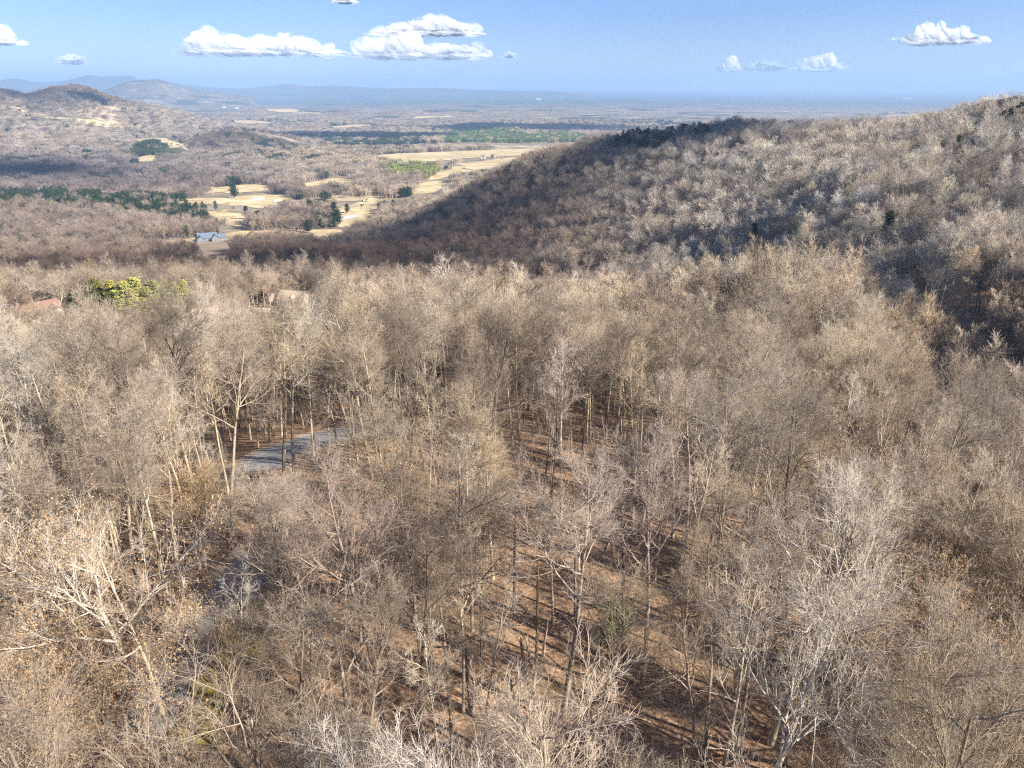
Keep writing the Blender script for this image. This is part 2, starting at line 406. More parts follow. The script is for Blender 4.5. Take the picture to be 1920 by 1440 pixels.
    if lod > 0 and style in ('broad', 'upright'):
        # outer fan of fine twigs, lumpy, over the limbs
        n = {1: 720, 2: 170, 3: 26}[lod]; ln = {1: 1.1, 2: 1.7, 3: 2.8}[lod]; rr = {1: .021, 2: .05, 3: .17}[lod]
        dv = r.normal(0, 1, (n, 3)); dv[:, 2] = np.abs(dv[:, 2]) - .25; dv /= np.linalg.norm(dv, axis=1, keepdims=True)
        lob = r.normal(0, 1, (5, 3)); lob[:, 2] = np.abs(lob[:, 2]); lob /= np.linalg.norm(lob, axis=1, keepdims=True)
        bump = np.max(np.clip(dv @ lob.T, 0, 1) ** 6, 1)
        rx = H * (.30 if style == 'broad' else .19); rz = H * (.30 if style == 'broad' else .33)
        q = dv * np.array([rx, rx, rz]) * (r.uniform(.62, 1.0, n) * (.72 + .34 * bump))[:, None] + np.array([Pt[0, -1, 0] * .8, Pt[0, -1, 1] * .8, H * .66])
        d = dv * np.array([.8, .8, 1]) + np.array([0, 0, .35]) + r.normal(0, .3, (n, 3)); d /= np.linalg.norm(d, axis=1, keepdims=True)
        Pf, Rf = grow(q, d, ln * r.uniform(.6, 1.3, n), np.full(n, rr), 1, .1, .0, .35, r)
        crown.append(tubes(Pf, Rf, 3))
    return dict(trunk=join(trunk), crown=join(crown), tips=tips)
def leaf_cards(P, size, r, per=1):
    P = np.repeat(P, per, 0); n = len(P)
    P = P + r.normal(0, size * .8, (n, 3))
    a = r.normal(0, 1, (n, 3)); a /= np.linalg.norm(a, axis=1, keepdims=True)
    b = np.cross(a, r.normal(0, 1, (n, 3))); b /= np.linalg.norm(b, axis=1, keepdims=True)
    s = size * r.uniform(.6, 1.3, (n, 1))
    V = np.stack([P - a * s, P - b * s * .55, P + a * s, P + b * s * .55], 1).reshape(-1, 3)
    return V, np.arange(n * 4).reshape(-1, 4)

SRC = bpy.data.collections.new('tree_sources')     # never linked: only instanced from
EVS = bpy.data.collections.new('evergreen_sources')
SHS = bpy.data.collections.new('undergrowth_sources')
PROT = []          # near prototypes: list of dict
def src_obj(coll, name, V, Q, mi, mats):
    o = mesh_obj(name, V, Q, mats, link=False)
    o.data.polygons.foreach_set('material_index', np.asarray(mi, np.int32))
    coll.objects.link(o); return o
IDX = {}
count = 0
def add_src(key, tr, leaves=None):
    global count
    parts = [tr['trunk'], tr['crown']]; mi = [0] * len(tr['trunk'][1]) + [1] * len(tr['crown'][1])
    if leaves is not None:
        parts.append(leaves); mi += [2] * len(leaves[1])
    V, Q = join(parts)
    src_obj(SRC, 'source_%03d' % count, V, Q, mi, [BARK, TWIG, DEADLEAF])
    IDX.setdefault(key, []).append(count); count += 1
HN = {'upright': (20, 22.5, 18.5, 21, 23), 'broad': (20, 18, 21), 'pole': (19, 17, 21), 'sapling': (8, 11, 6), 'snag': (18, 15)}
sd0 = 100
for st, hs in HN.items():
    for h in hs:
        sd0 += 1
        tr = bare_tree(sd0, h, st, 0)
        r = np.random.default_rng(sd0)
        lv = None
        PROT.append(dict(style=st, H=h, tr=tr, leaves=None, meshes=None))
        add_src((st, 0), tr)
# trees that still hold withered leaves
for h in (15, 12, 17):
    sd0 += 1; r = np.random.default_rng(sd0)
    tr = bare_tree(sd0, h, 'broad', 0)
    lv = leaf_cards(tr['tips'][r.uniform(0, 1, len(tr['tips'])) < .8], .068, r, 2)
    PROT.append(dict(style='leafy', H=h, tr=tr, leaves=lv, meshes=None)); add_src(('leafy', 0), tr, lv)
for st, hs in (('upright', (21, 23.5, 19.5)), ('broad', (20, 22)), ('pole', (20,)), ('sapling', (8, 11))):
    for h in hs:
        sd0 += 1; add_src((st, 1), bare_tree(sd0, h, st, 1))
for st, hs in (('upright', (19, 21, 23)), ('broad', (19, 21))):
    for h in hs:
        sd0 += 1; add_src((st, 2), bare_tree(sd0, h, st, 2))
for k in range(4):
    parts = []
    r = np.random.default_rng(900 + k)
    for j in range(9):
        sd0 += 1; tr = bare_tree(sd0, r.uniform(16, 21), 'broad' if j % 2 else 'upright', 3)
        V, Q = join([tr['trunk'], tr['crown']])
        a = j * 2.4; rr = 4.2 * math.sqrt(j + .3)
        parts.append((V + np.array([rr * math.cos(a), rr * math.sin(a), r.uniform(-2, 1)]), Q))
    V, Q = join(parts)
    src_obj(SRC, 'source_%03d' % count, V, Q, [1] * len(Q), [BARK, TWIG, DEADLEAF])
    IDX.setdefault('clump', []).append(count); count += 1

# evergreens
EIDX = {}; ecount = 0; EPROT = []
def evergreen(seed, H, W, lod):
    r = np.random.default_rng(seed)
    Pt, Rt = grow(np.array([[0, 0, -.5]]), np.array([[0, 0, 1.]]), np.array([H + .3]), np.array([H * .011 + .05]), 5, .02, .02, .15, r)
    nb = {0: 70, 1: 40, 2: 22}[lod]
    p, d, rd, t = spawn(Pt, Rt, nb, .22, 1.0, 1.25, r)
    L = W * (1.05 - t) ** .7 * 1.25 * r.uniform(.55, 1.2, len(t)) * np.clip((t - .12) * 4, .4, 1)
    Pb, Rb = grow(p, d, L, np.full(len(L), .05), 3, .12, .05, .3, r)
    n2 = {0: 22, 1: 9, 2: 5}[lod]; sz = {0: .22, 1: .42, 2: .85}[lod]; per = {0: 5, 1: 4, 2: 2}[lod]
    q, _, _, _ = spawn(Pb, Rb, n2, .2, 1.05 if False else 1.0, .6, r)
    q = q + r.normal(0, sz * .9, q.shape) * np.array([1, 1, .5])
    lv = leaf_cards(q, sz, r, per)
    return dict(trunk=join([tubes(Pt, Rt, 6), tubes(Pb, Rb, 3)]), crown=lv)
for lod, spec in ((0, ((17, 3.4), (14, 3.0), (20, 3.8))), (1, ((16, 3.4), (19, 3.8), (13, 3.0))), (2, ((17, 3.8), (14, 3.4)))):
    for h, w_ in spec:
        sd0 += 1; e = evergreen(sd0, h, w_, lod)
        if lod < 2: EPROT.append(dict(H=h, tr=e, lod=lod, meshes=None))
        V, Q = join([e['trunk'], e['crown']])
        src_obj(EVS, 'source_%03d' % ecount, V, Q, [0] * len(e['trunk'][1]) + [1] * len(e['crown'][1]), [BARK, NEEDLE])
        EIDX.setdefault(lod, []).append(ecount); ecount += 1
for k in range(3):
    parts = []; r = np.random.default_rng(950 + k)
    for j in range(10):
        sd0 += 1; e = evergreen(sd0, r.uniform(12, 18), 3.6, 2)
        a = j * 2.4; rr = 3.2 * math.sqrt(j + .3)
        parts.append((e['crown'][0] + np.array([rr * math.cos(a), rr * math.sin(a), r.uniform(-2, 1)]), e['crown'][1]))
    V, Q = join(parts)
    src_obj(EVS, 'source_%03d' % ecount, V, Q, [1] * len(Q), [BARK, NEEDLE])
    EIDX.setdefault('clump', []).append(ecount); ecount += 1

# ------------------------------------------------------------------ ground sheet
def build_terrain():
    az = np.concatenate([np.arange(-180, -52, 4.0), np.arange(-52, 52.01, .28), np.arange(56, 180, 4.0)])
    D = np.concatenate([[0.01, 4, 8], np.geomspace(12, 44000, 560)])
    A, DD = np.meshgrid(R(1) * az, D)
    x = (DD * np.sin(A)).ravel(); y = (DD * np.cos(A)).ravel(); z = terrain(x, y)
    n = len(az); m = len(D); idx = np.arange(m * n).reshape(m, n)
    a = idx[:-1]; b = idx[1:]
    Q = np.stack([a, np.roll(a, -1, 1), np.roll(b, -1, 1), b], -1).reshape(-1, 4)[:, ::-1]
    o = mesh_obj('ground', np.stack([x, y, z], 1), Q, GROUND, smooth=True); o['kind'] = 'structure'
    return o
build_terrain()

# ------------------------------------------------------------------ roads, fairways (draped sheets)
def catmull(P, n=14):
    P = np.array(P, float); P = np.concatenate([[2 * P[0] - P[1]], P, [2 * P[-1] - P[-2]]]); out = []
    for i in range(1, len(P) - 2):
        for s in np.linspace(0, 1, n, endpoint=False):
            a, b, c, d = P[i - 1:i + 3]
            out.append(.5 * (2 * b + (c - a) * s + (2 * a - 5 * b + 4 * c - d) * s * s + (-a + 3 * b - 3 * c + d) * s ** 3))
    out.append(P[-2]); return np.array(out)
ROADS = []
def strip(name, path, wid, m, lift, off=0.0, jitter=0.0, cross=6, smooth_z=True):
    P = catmull(path); T_ = np.gradient(P, axis=0); T_ /= np.linalg.norm(T_, axis=1, keepdims=True)
    Nn = np.stack([T_[:, 1], -T_[:, 0]], 1)
    s = np.linspace(-.5, .5, cross)
    wv = np.full(len(P), wid)
    jl = jitter * fbm(P[:, 0] / 4, P[:, 1] / 4, 3); jr = jitter * fbm(P[:, 0] / 4, P[:, 1] / 4, 8)
    W_ = s[None] * wv[:, None] + off + np.where(s < 0, jl[:, None] * (-s * 2)[None], jr[:, None] * (s * 2)[None])
    X = P[:, :1] + Nn[:, :1] * W_; Y = P[:, 1:] + Nn[:, 1:] * W_
    Z = terrain(X, Y).reshape(X.shape) + lift
    k = X.shape[1]; idx = np.arange(X.size).reshape(X.shape); a = idx[:-1]; b = idx[1:]
    Q = np.stack([a[:, :-1], a[:, 1:], b[:, 1:], b[:, :-1]], -1).reshape(-1, 4)
    o = mesh_obj(name, np.stack([X.ravel(), Y.ravel(), Z.ravel()], 1), Q, m, smooth=True); o['kind'] = 'structure'
    return P
def road(path_px, wid, name='road', verge=True):
    path = [hit(*q)[:2] for q in path_px] if path_px and len(path_px[0]) == 2 else path_px
    P = catmull(path, 10); ROADS.append((P, wid))
    if verge: strip('verge', path, wid + 3.2, VERGE, .07, 0, 1.6)
    strip(name, path, wid, ASPHALT, .12)
    return path
road([(760, 796), (700, 803), (640, 814), (585, 828), (535, 845), (500, 862), (488, 884)], 6.6)
lane = road([(500, 1035), (462, 1085), (425, 1130), (390, 1205), (335, 1290), (270, 1400)], 5.0)
mp_ = [hit(*q)[:2] for q in [(470, 1130), (450, 1200), (405, 1290), (350, 1400)]]
strip('mossy_bank', mp_, 3.6, MOSS, .16, 0, 1.5)
r2 = [hit(*q)[:2] for q in [(1700, 640), (1765, 668), (1800, 700), (1840, 760), (1930, 850)]]
ROADS.append((catmull(r2, 10), 7)); strip('verge', r2, 9.5, MOSS, .08, 0, 1.5); strip('road', r2, 5.4, ASPHALT, .14)

FIELDS = []
def inpoly(x, y, poly):
    r = np.zeros(len(x), bool); n = len(poly)
    for i in range(n):
        x1, y1 = poly[i]; x2, y2 = poly[(i + 1) % n]
        c = ((y1 > y) != (y2 > y)) & (x < (x2 - x1) * (y - y1) / (y2 - y1 + 1e-12) + x1)
        r ^= c
    return r
def field(pxs, m=None, name='fairway', lift=.5, D=None, keep=True):
    if D: poly = [atD(a, b)[:2] for a, b in pxs]
    else: poly = [hit(a, b)[:2] for a, b in pxs]
    P = catmull(poly + [poly[0]], 9)[:-1]
    if name == 'fairway': _d = float(np.hypot(*P.mean(0))); _f = P / (_d * .03); P = P + _d * .014 * np.stack([fbm(_f[:, 0], _f[:, 1], 41), fbm(_f[:, 0], _f[:, 1], 47)], 1)
    if keep: FIELDS.append(P)
    # boundary fan refined towards the middle so that it drapes
    c = P.mean(0); rings = [P]
    K = 10
    V = [c[None] + (P - c[None]) * s for s in np.linspace(1, .02, K)]
    X = np.concatenate(V); Z = terrain(X[:, 0], X[:, 1]) + lift
    n = len(P); idx = np.arange(K * n).reshape(K, n); a = idx[:-1]; b = idx[1:]
    Q = np.stack([a, np.roll(a, -1, 1), np.roll(b, -1, 1), b], -1).reshape(-1, 4)
    Z = Z + 0.0
    o = mesh_obj(name, np.column_stack([X, Z]), Q, m or FAIRWAY, smooth=True); o['kind'] = 'structure'
for f in [
    [(395, 352), (430, 350), (470, 347), (515, 349), (512, 356), (450, 360), (415, 362), (396, 363)],
    [(545, 353), (600, 340), (650, 333), (662, 344), (610, 347), (560, 352)],
    [(330, 380), (370, 372), (430, 370), (500, 366), (545, 368), (530, 382), (480, 390), (420, 384), (360, 386)],
    [(388, 398), (420, 394), (440, 402), (478, 394), (482, 400), (455, 412), (452, 425), (425, 424), (400, 412)],
    [(412, 440), (450, 434), (500, 433), (560, 434), (620, 430), (648, 436), (640, 450), (590, 452), (540, 442), (480, 446), (430, 452)],
    [(270, 458), (330, 451), (380, 446), (415, 444), (430, 450), (380, 455), (300, 462)],
    [(615, 400), (650, 386), (690, 372), (712, 366), (720, 376), (690, 386), (712, 392), (704, 410), (680, 424), (660, 428), (630, 420), (640, 406)],
    [(772, 356), (800, 344), (840, 340), (852, 346), (820, 358), (784, 364)],
    [(800, 332), (860, 312), (930, 305), (935, 310), (870, 322), (815, 338)],
]: field(f)
for f in [[(110, 222), (200, 230), (230, 238), (190, 238)], [(265, 262), (330, 274), (350, 270), (300, 260)], [(440, 226), (520, 228), (500, 233), (450, 231)],
          [(480, 206), (540, 204), (560, 207), (500, 209)], [(700, 292), (860, 284), (1040, 278), (1020, 288), (880, 298), (760, 304)], [(850, 308), (960, 296), (1080, 270), (1110, 276), (1000, 302), (900, 320)],
          [(20, 372), (60, 371), (90, 374), (60, 377)], [(255, 296), (290, 292), (300, 300), (270, 306)], [(780, 219), (840, 217), (850, 220), (790, 222)], [(620, 237), (680, 234), (700, 237), (640, 240)], [(160, 186), (210, 200), (230, 208), (190, 200)], [(20, 200), (90, 214), (110, 222), (40, 210)]]: field(f, lift=1.5)
field([(240, 503), (420, 499), (520, 497), (545, 504), (400, 508), (250, 510)], simple('dry_grass', (.34, .27, .17), (.46, .37, .25), .1, 4, .1), 'meadow')
for f in [[(470, 373), (490, 371), (500, 374), (480, 377)], [(512, 376), (525, 374), (527, 378), (515, 380)], [(635, 409), (660, 404), (672, 406), (645, 413)]]:
    field(f, SAND, 'sand_bunker', .9, keep=False)
# forest thinning areas
CLEAR = [np.array([hit(*q)[:2] for q in [(985, 860), (1120, 900), (1250, 1040), (1290, 1180), (1240, 1300), (1100, 1330), (960, 1210), (985, 1050)]])]

# ------------------------------------------------------------------ tree placement
def seg_dist(x, y, P):
    d = np.full(len(x), 1e9)
    for i in range(len(P) - 1):
        a = P[i]; b = P[i + 1]; v = b - a; L2 = (v ** 2).sum() + 1e-9
        t = np.clip(((x - a[0]) * v[0] + (y - a[1]) * v[1]) / L2, 0, 1)
        d = np.minimum(d, np.hypot(x - a[0] - t * v[0], y - a[1] - t * v[1]))
    return d
def scatter(D0, D1, az0, az1, spacing, jit=.42):
    """jittered hex grid in world metres, cut to an annular sector"""
    n = int(D1 / spacing) + 2
    i, j = np.meshgrid(np.arange(-n, n + 1), np.arange(-n if az1 > 90 else -2, n + 1))
    x = (i + .5 * (j % 2)) * spacing; y = j * spacing * .866
    x = x.ravel().astype(float); y = y.ravel().astype(float)
    D = np.hypot(x, y); k = (D > D0 - spacing) & (D < D1 + spacing); x = x[k]; y = y[k]
    x = x + rng.uniform(-jit, jit, len(x)) * spacing; y = y + rng.uniform(-jit, jit, len(x)) * spacing
    D = np.hypot(x, y); az = np.degrees(np.arctan2(x, y))
    k = (D >= D0) & (D < D1) & (az > az0) & (az < az1)
    return x[k], y[k]
HOUSES = []    # filled below: (x, y, radius) cleared of trees
hs = [('left', atD(62, 318, 590), 17), ('side', atD(8, 345, 590), 9), ('tan', atD(552, 366, 560), 18), ('lodge', hit(390, 452), 22)]
for n_, p_, r_ in hs: HOUSES.append((p_[0], p_[1], r_))
HOUSES.append((*atD(503, 352, 565)[:2], 13))
def clear_mask(x, y, margin=1.5):
    k = np.ones(len(x), bool)
    D = np.hypot(x, y)
    near = D < 400
    for P, wd in ROADS:
        k[near] &= seg_dist(x[near], y[near], P) > wd / 2 + margin
    zz = -terrain(x, y)
    for P in FIELDS:
        if len(P) > 60 and False: continue
        for h in (0, 5, 10, 14):
            q = zz / (zz - h); k &= ~inpoly(x * q, y * q, P)
    for hx, hy, hr in HOUSES: k &= np.hypot(x - hx, y - hy) > hr
    return k
PAL = np.array([[.43, .365, .275], [.49, .41, .31], [.38, .335, .26], [.48, .42, .31], [.31, .26, .20], [.44, .375, .285], [.43, .39, .31], [.22, .185, .145], [.56, .50, .40], [.46, .39, .27]])
def tints(n, base=1.0, x=None, y=None):
    t = PAL[rng.integers(0, len(PAL), n)] * rng.uniform(.62, 1.28, (n, 1)) * base
    if x is not None:
        f = fbm(x / 35, y / 35, 21)[:, None]
        t = t * (1 + f * np.array([.09, .07, .05]))
    return np.clip(t * np.array([1.05, 1.0, .98]), 0, np.array([.57, .50, .41]))

class Pts:
    def __init__(s): s.x = []; s.rot = []; s.scl = []; s.idx = []; s.tint = []
    def add(s, x, y, z, idx, tint, scl, tilt=.05):
        n = len(x)
        s.x.append(np.stack([x, y, z], 1)); s.idx.append(np.asarray(idx)); s.tint.append(tint); s.scl.append(scl)
        s.rot.append(np.stack([rng.normal(0, tilt, n), rng.normal(0, tilt, n), rng.uniform(0, 6.28, n)], 1))
    def build(s, name, coll, label, cat):
        X = np.concatenate(s.x); me = bpy.data.meshes.new(name); me.vertices.add(len(X)); me.vertices.foreach_set('co', X.astype(np.float32).ravel())
        for nm, ty, arr, key in (('rot', 'FLOAT_VECTOR', s.rot, 'vector'), ('scl', 'FLOAT', s.scl, 'value'), ('idx', 'INT', s.idx, 'value'), ('tint', 'FLOAT_VECTOR', s.tint, 'vector')):
            a = me.attributes.new(nm, ty, 'POINT'); v = np.concatenate(arr)
            a.data.foreach_set(key, (v.astype(np.int32) if ty == 'INT' else v.astype(np.float32)).ravel())
        o = bpy.data.objects.new(name, me); C.objects.link(o)
        g = bpy.data.node_groups.new(name, 'GeometryNodeTree')
        g.interface.new_socket('Geometry', in_out='INPUT', socket_type='NodeSocketGeometry')
        g.interface.new_socket('Geometry', in_out='OUTPUT', socket_type='NodeSocketGeometry')
        gi = g.nodes.new('NodeGroupInput'); go = g.nodes.new('NodeGroupOutput')
        ci = g.nodes.new('GeometryNodeCollectionInfo'); ci.inputs['Collection'].default_value = coll
        ci.inputs['Separate Children'].default_value = True; ci.inputs['Reset Children'].default_value = True
        ip = g.nodes.new('GeometryNodeInstanceOnPoints'); ip.inputs['Pick Instance'].default_value = True
        def na(nm, dt):
            a = g.nodes.new('GeometryNodeInputNamedAttribute'); a.data_type = dt; a.inputs[0].default_value = nm; return a.outputs[0]
        g.links.new(gi.outputs[0], ip.inputs['Points']); g.links.new(ci.outputs[0], ip.inputs['Instance'])
        g.links.new(na('idx', 'INT'), ip.inputs['Instance Index'])
        e2r = g.nodes.new('FunctionNodeEulerToRotation'); g.links.new(na('rot', 'FLOAT_VECTOR'), e2r.inputs[0])
        g.links.new(e2r.outputs[0], ip.inputs['Rotation']); g.links.new(na('scl', 'FLOAT'), ip.inputs['Scale'])
        g.links.new(ip.outputs[0], go.inputs[0])
        md = o.modifiers.new('scatter', 'NODES'); md.node_group = g
        o['kind'] = 'stuff'; o['label'] = label; o['category'] = cat
        return o, len(X)
WOOD = Pts(); EVER = Pts(); UNDER = Pts()

# --- near trees
NEAR = []   # dict(x,y,z,proto,scale,rot,tint,key)
PI_ = {}
for i, p in enumerate(PROT): PI_.setdefault(p['style'], []).append(i)
def key_tree(px, py, style, H, tint, rz=0., lean=(0, 0), look=None, k=0):
    x, y, z = hit(px, py)
    pr = PI_[style][k % len(PI_[style])]
    NEAR.append(dict(x=x, y=y, z=z, p=pr, s=H / PROT[pr]['H'], rz=rz, lean=lean, tint=tint, key=look, style=style))
PALE = (.55, .495, .41); GREY = (.44, .39, .34); DARK = (.16, .125, .10); TAN = (.46, .37, .28); PINK = (.48, .40, .33)
KT = [
 (1055, 1345, 'upright', 24, (.42, .35, .28), 0.6, 'tall straight tree with bare grey trunk standing alone beside the open leafy slope'),
 (1030, 1035, 'pole', 20, DARK, 1., 'thin dark tree at the top of the open leafy slope'),
 (962, 1145, 'pole', 19, DARK, 2., 'slim dark tree on the left edge of the open leafy slope'),
 (725, 1395, 'upright', 23, (.36, .28, .22), 2.2, 'tall brown trunked tree left of the fallen logs'),
 (640, 1430, 'snag', 20, PALE, 1.2, 'old pale tree with thick crooked bare limbs near the bottom edge'),
 (275, 1360, 'leafy', 20, (.60, .53, .44), .3, 'spreading pale tree with clinging tan leaves beside the lower road'),
 (30, 1310, 'upright', 22, PALE, .5, 'white trunked leaning tree at the lower left edge'),
 (95, 1010, 'upright', 23, PALE, 1.5, 'pale tree with whitish limbs in the left wood, near the frame edge'),
 (140, 860, 'snag', 15, PALE, 2.5, 'broken topped pale snag near the left edge of the wood'),
 (410, 780, 'broad', 24, (.52, .45, .38), .9, 'fan shaped pale grey tree behind the road bend'),
 (385, 860, 'upright', 23, (.52, .46, .37), 2.9, 'pale double limbed tree just left of the road bend'),
 (640, 770, 'upright', 25, (.20, .17, .14), 1.9, 'tall dark upright tree rising behind the road'),
 (665, 775, 'snag', 23, PALE, .1, 'white limbed tree right of the tall dark one behind the road'),
 (930, 850, 'broad', 21, (.17, .14, .11), .8, 'dark forked oak in the middle of the wood'),
 (1040, 745, 'broad', 18, (.2, .165, .13), 1.2, 'dark vase shaped tree above the pinkish crowns'),
 (1545, 940, 'broad', 16, (.17, .14, .12), 2.2, 'dark forked tree in the middle of the right wood'),
 (1830, 1010, 'broad', 21, (.58, .54, .46), 1.1, 'large whitish spreading tree near the right edge'),
 (1205, 1290, 'upright', 22, (.40, .33, .27), 3.1, 'grey tree standing behind the green holly'),
 (1170, 1250, 'pole', 21, (.2, .16, .13), .7, 'dark slim tree left of the green holly'),
 (1600, 1420, 'leafy', 14, (.5, .43, .34), .7, 'golden leaved tree at the bottom right, left of the corner'),
 (1850, 1400, 'leafy', 15, (.5, .43, .34), 2.1, 'golden leaved tree in the bottom right corner'),
 (790, 1240, 'leafy', 17, (.47, .40, .32), 4., 'pinkish tree with clinging buff leaves in the lower middle'),
 (90, 1430, 'leafy', 12, (.5, .42, .33), 3., 'low tree full of golden leaves at the bottom left corner'),
 (470, 1400, 'pole', 15, (.5, .45, .38), 3., 'slim grey tree beside the mossy bank of the lower road'),
 (1380, 1400, 'upright', 19, (.43, .36, .29), 3., 'tan barked tree at the bottom edge of the right wood'),
 (500, 1085, 'upright', 13, (.46, .40, .32), .4, 'grey tree between the road bend and the lower road'),
 (590, 1110, 'upright', 11.5, (.44, .38, .30), 1.4, 'grey brown tree right of the gap between the two stretches of road'),
 (440, 1030, 'pole', 12.5, (.50, .44, .35), 2.4, 'slim pale tree just below the blunt end of the road bend'),
 (655, 1060, 'upright', 14, (.40, .34, .27), 3.4, 'brown tree below the right end of the road bend'),
 (545, 1150, 'upright', 14.5, (.47, .41, .33), 4.4, 'grey forked tree uphill of the mossy bank'),
 (1290, 1000, 'upright', 20, (.46, .39, .32), 5., 'pinkish grey tree behind the open leafy slope'),
]
for i, (a, b, st, h, tc, rz, lb) in enumerate(KT): key_tree(a, b, st, h, tc, rz, (0, 0), lb, i)
# openings in the canopy through which the ground, the road and the houses show: (outline, farthest distance, share kept)
OPEN = [([(460, 800), (560, 795), (650, 790), (650, 845), (560, 880), (465, 884)], 100, .0),
 ([(965, 940), (1060, 900), (1180, 1000), (1260, 1110), (1250, 1260), (1200, 1320), (1080, 1330), (965, 1230)], 72, .08),
 ([(330, 1160), (400, 1080), (460, 1090), (440, 1200), (360, 1390), (270, 1390)], 52, .5),
 ([(1600, 470), (1720, 470), (1700, 520), (1640, 530)], 205, .05), ([(1750, 580), (1900, 520), (1920, 640), (1840, 690), (1760, 690)], 172, .08), ([(1768, 656), (1828, 664), (1836, 706), (1776, 704)], 196, .0),
 ([(0, 560), (120, 560), (125, 606), (0, 606)], 312, .3), ([(470, 540), (600, 540), (600, 582), (470, 582)], 360, .05), ([(370, 436), (425, 436), (425, 462), (370, 462)], 960, .02),
 ([(125, 532), (395, 532), (395, 582), (135, 592)], 345, .0)]
def opened(x, y, z, H):
    D = np.hypot(x, y); k = np.zeros(len(x), bool)
    for poly, Dm, keepf in OPEN:
        h = np.zeros(len(x), bool); pp = [(float(a), float(b)) for a, b in poly]
        for f in (.45, .52, .59, .66, .73, .80, .86, .92, .97, 1.03):
            for e in (-2.5, 0, 2.5):
                a, b, d = proj(x + e, y, z + H * f); h |= inpoly(a, b, pp) & (d > 0)
        k |= h & (D < Dm) & (rng.uniform(0, 1, len(x)) > keepf)
    return k
kx = np.array([n['x'] for n in NEAR]); ky = np.array([n['y'] for n in NEAR])

x, y = scatter(17, 250, -72, 85, 4.9)
x2, y2 = scatter(36, 105, -42, 45, 7.5); x = np.concatenate([x, x2]); y = np.concatenate([y, y2]); extra = np.arange(len(x)) >= len(x) - len(x2)
_sx = proj(x, y, terrain(x, y))[0]; k = clear_mask(x, y); k &= ~(extra & (inpoly(x, y, CLEAR[0]) | ((_sx > 880) & (_sx < 1480))))
k &= np.array([np.min(np.hypot(kx - a, ky - b)) > 2.6 for a, b in zip(x, y)])
for P in CLEAR: k &= ~(inpoly(x, y, P) & (rng.uniform(0, 1, len(x)) < .2))
x = x[k]; y = y[k]; z = terrain(x, y)
blk = opened(x, y, z, 20.0); blk &= ~(inpoly(x, y, CLEAR[0]) & (rng.uniform(0, 1, len(x)) < .5)); blk2 = opened(x, y, z, 15.5); blk3 = opened(x, y, z, 12.0)
shr = np.where(~blk, 1.0, np.where(~blk2, .76, np.where(~blk3, .58, 0))); k = shr > 0
k &= ~((seg_dist(x, y, np.array([[-26., 92.], [8., 75.]])) < 8) & (rng.uniform(0, 1, len(x)) < .6))
k &= ~((np.hypot(x - 29, y - 38) < 13) & (rng.uniform(0, 1, len(x)) < .35))
x = x[k]; y = y[k]; z = z[k]; shr = shr[k]; D = np.hypot(x, y)
u = rng.uniform(0, 1, len(x)); tt = tints(len(x), 1.0, x, y)
dn = D < 120
styles = np.select([dn & (u < .32), dn & (u < .86), dn & (u < .89), dn & (u < .92), dn & (u < .97), dn, u < .45, u < .68, u < .90, u < .935, u < .975], ['upright', 'pole', 'broad', 'snag', 'sapling', 'leafy', 'upright', 'broad', 'pole', 'snag', 'sapling'], 'leafy')
Sx, Sy, _ = proj(x, y, z)
styles = np.where((styles == 'leafy') & (Sx > 500) & (Sx < 1400), 'upright', styles)
leafy_zone = ((Sx < 480) | (Sx > 1500)) & (D < 55)
styles = np.where(leafy_zone & (rng.uniform(0, 1, len(x)) < .4), 'leafy', styles)
inC = np.zeros(len(x), bool)
for P in CLEAR: inC |= inpoly(x, y, P)
styles = np.where(inC, 'pole', styles)
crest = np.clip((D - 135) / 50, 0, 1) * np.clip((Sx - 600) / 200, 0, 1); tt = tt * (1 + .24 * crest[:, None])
for i in range(len(x)):
    st = styles[i]; pr = PI_[st][rng.integers(0, len(PI_[st]))]
    NEAR.append(dict(x=x[i], y=y[i], z=z[i], p=pr, s=rng.uniform(.8, 1.12) * shr[i], rz=rng.uniform(0, 6.28), lean=(rng.normal(0, .03), rng.normal(0, .03)), tint=tuple(tt[i] * (1.15 if st == 'snag' else 1)), key=None, style=st))
# which of them show largest in the frame
for n in NEAR:
    H = PROT[n['p']]['H'] * n['s']; n['H'] = H
    a, b, d1 = proj(n['x'], n['y'], n['z']); c, e, d2 = proj(n['x'], n['y'], n['z'] + H)
    n['sx'] = float(a); n['by'] = float(b); n['ty'] = float(e)
    inside = d1 > 0 and -40 < .5 * (a + c) < 1960 and e < 1400 and b > 0
    vis = max(0, min(b, 1440) - max(e, 0)) if inside else -1
    n['show'] = vis + (1e4 if n['key'] else 0)
NEAR.sort(key=lambda n: -n['show'])
IND = [n for n in NEAR[:300] if n['show'] > 0]; REST = NEAR[len(IND):]

def proto_meshes(p, evergreen=False):
    if p['meshes'] is None:
        t = p['tr']; L = [('trunk', mesh_obj('trunk', *t['trunk'], BARK, link=False, smooth=True).data), ('crown', mesh_obj('crown', *t['crown'], NEEDLE if evergreen else TWIG, link=False).data)]
        if not evergreen and p['leaves'] is not None: L.append(('leaves', mesh_obj('leaves', *p['leaves'], DEADLEAF, link=False).data))
        p['meshes'] = L
    return p['meshes']
def place_tree(name, p, n, label, cat, group, evergreen=False):
    e = bpy.data.objects.new(name, None); C.objects.link(e); e.empty_display_size = .5
    e.location = (n['x'], n['y'], n['z']); e.rotation_euler = (n['lean'][0], n['lean'][1], n['rz']); e.scale = (n['s'],) * 3
    e['label'] = label; e['category'] = cat; e['group'] = group
    for nm, me in proto_meshes(p, evergreen):
        c = bpy.data.objects.new(nm, me); C.objects.link(c); c.parent = e
        tc = n['tint']
        if nm == 'trunk' and evergreen: tc = (.2, .16, .13)
        c['tint'] = [float(v) for v in tc]
    return e
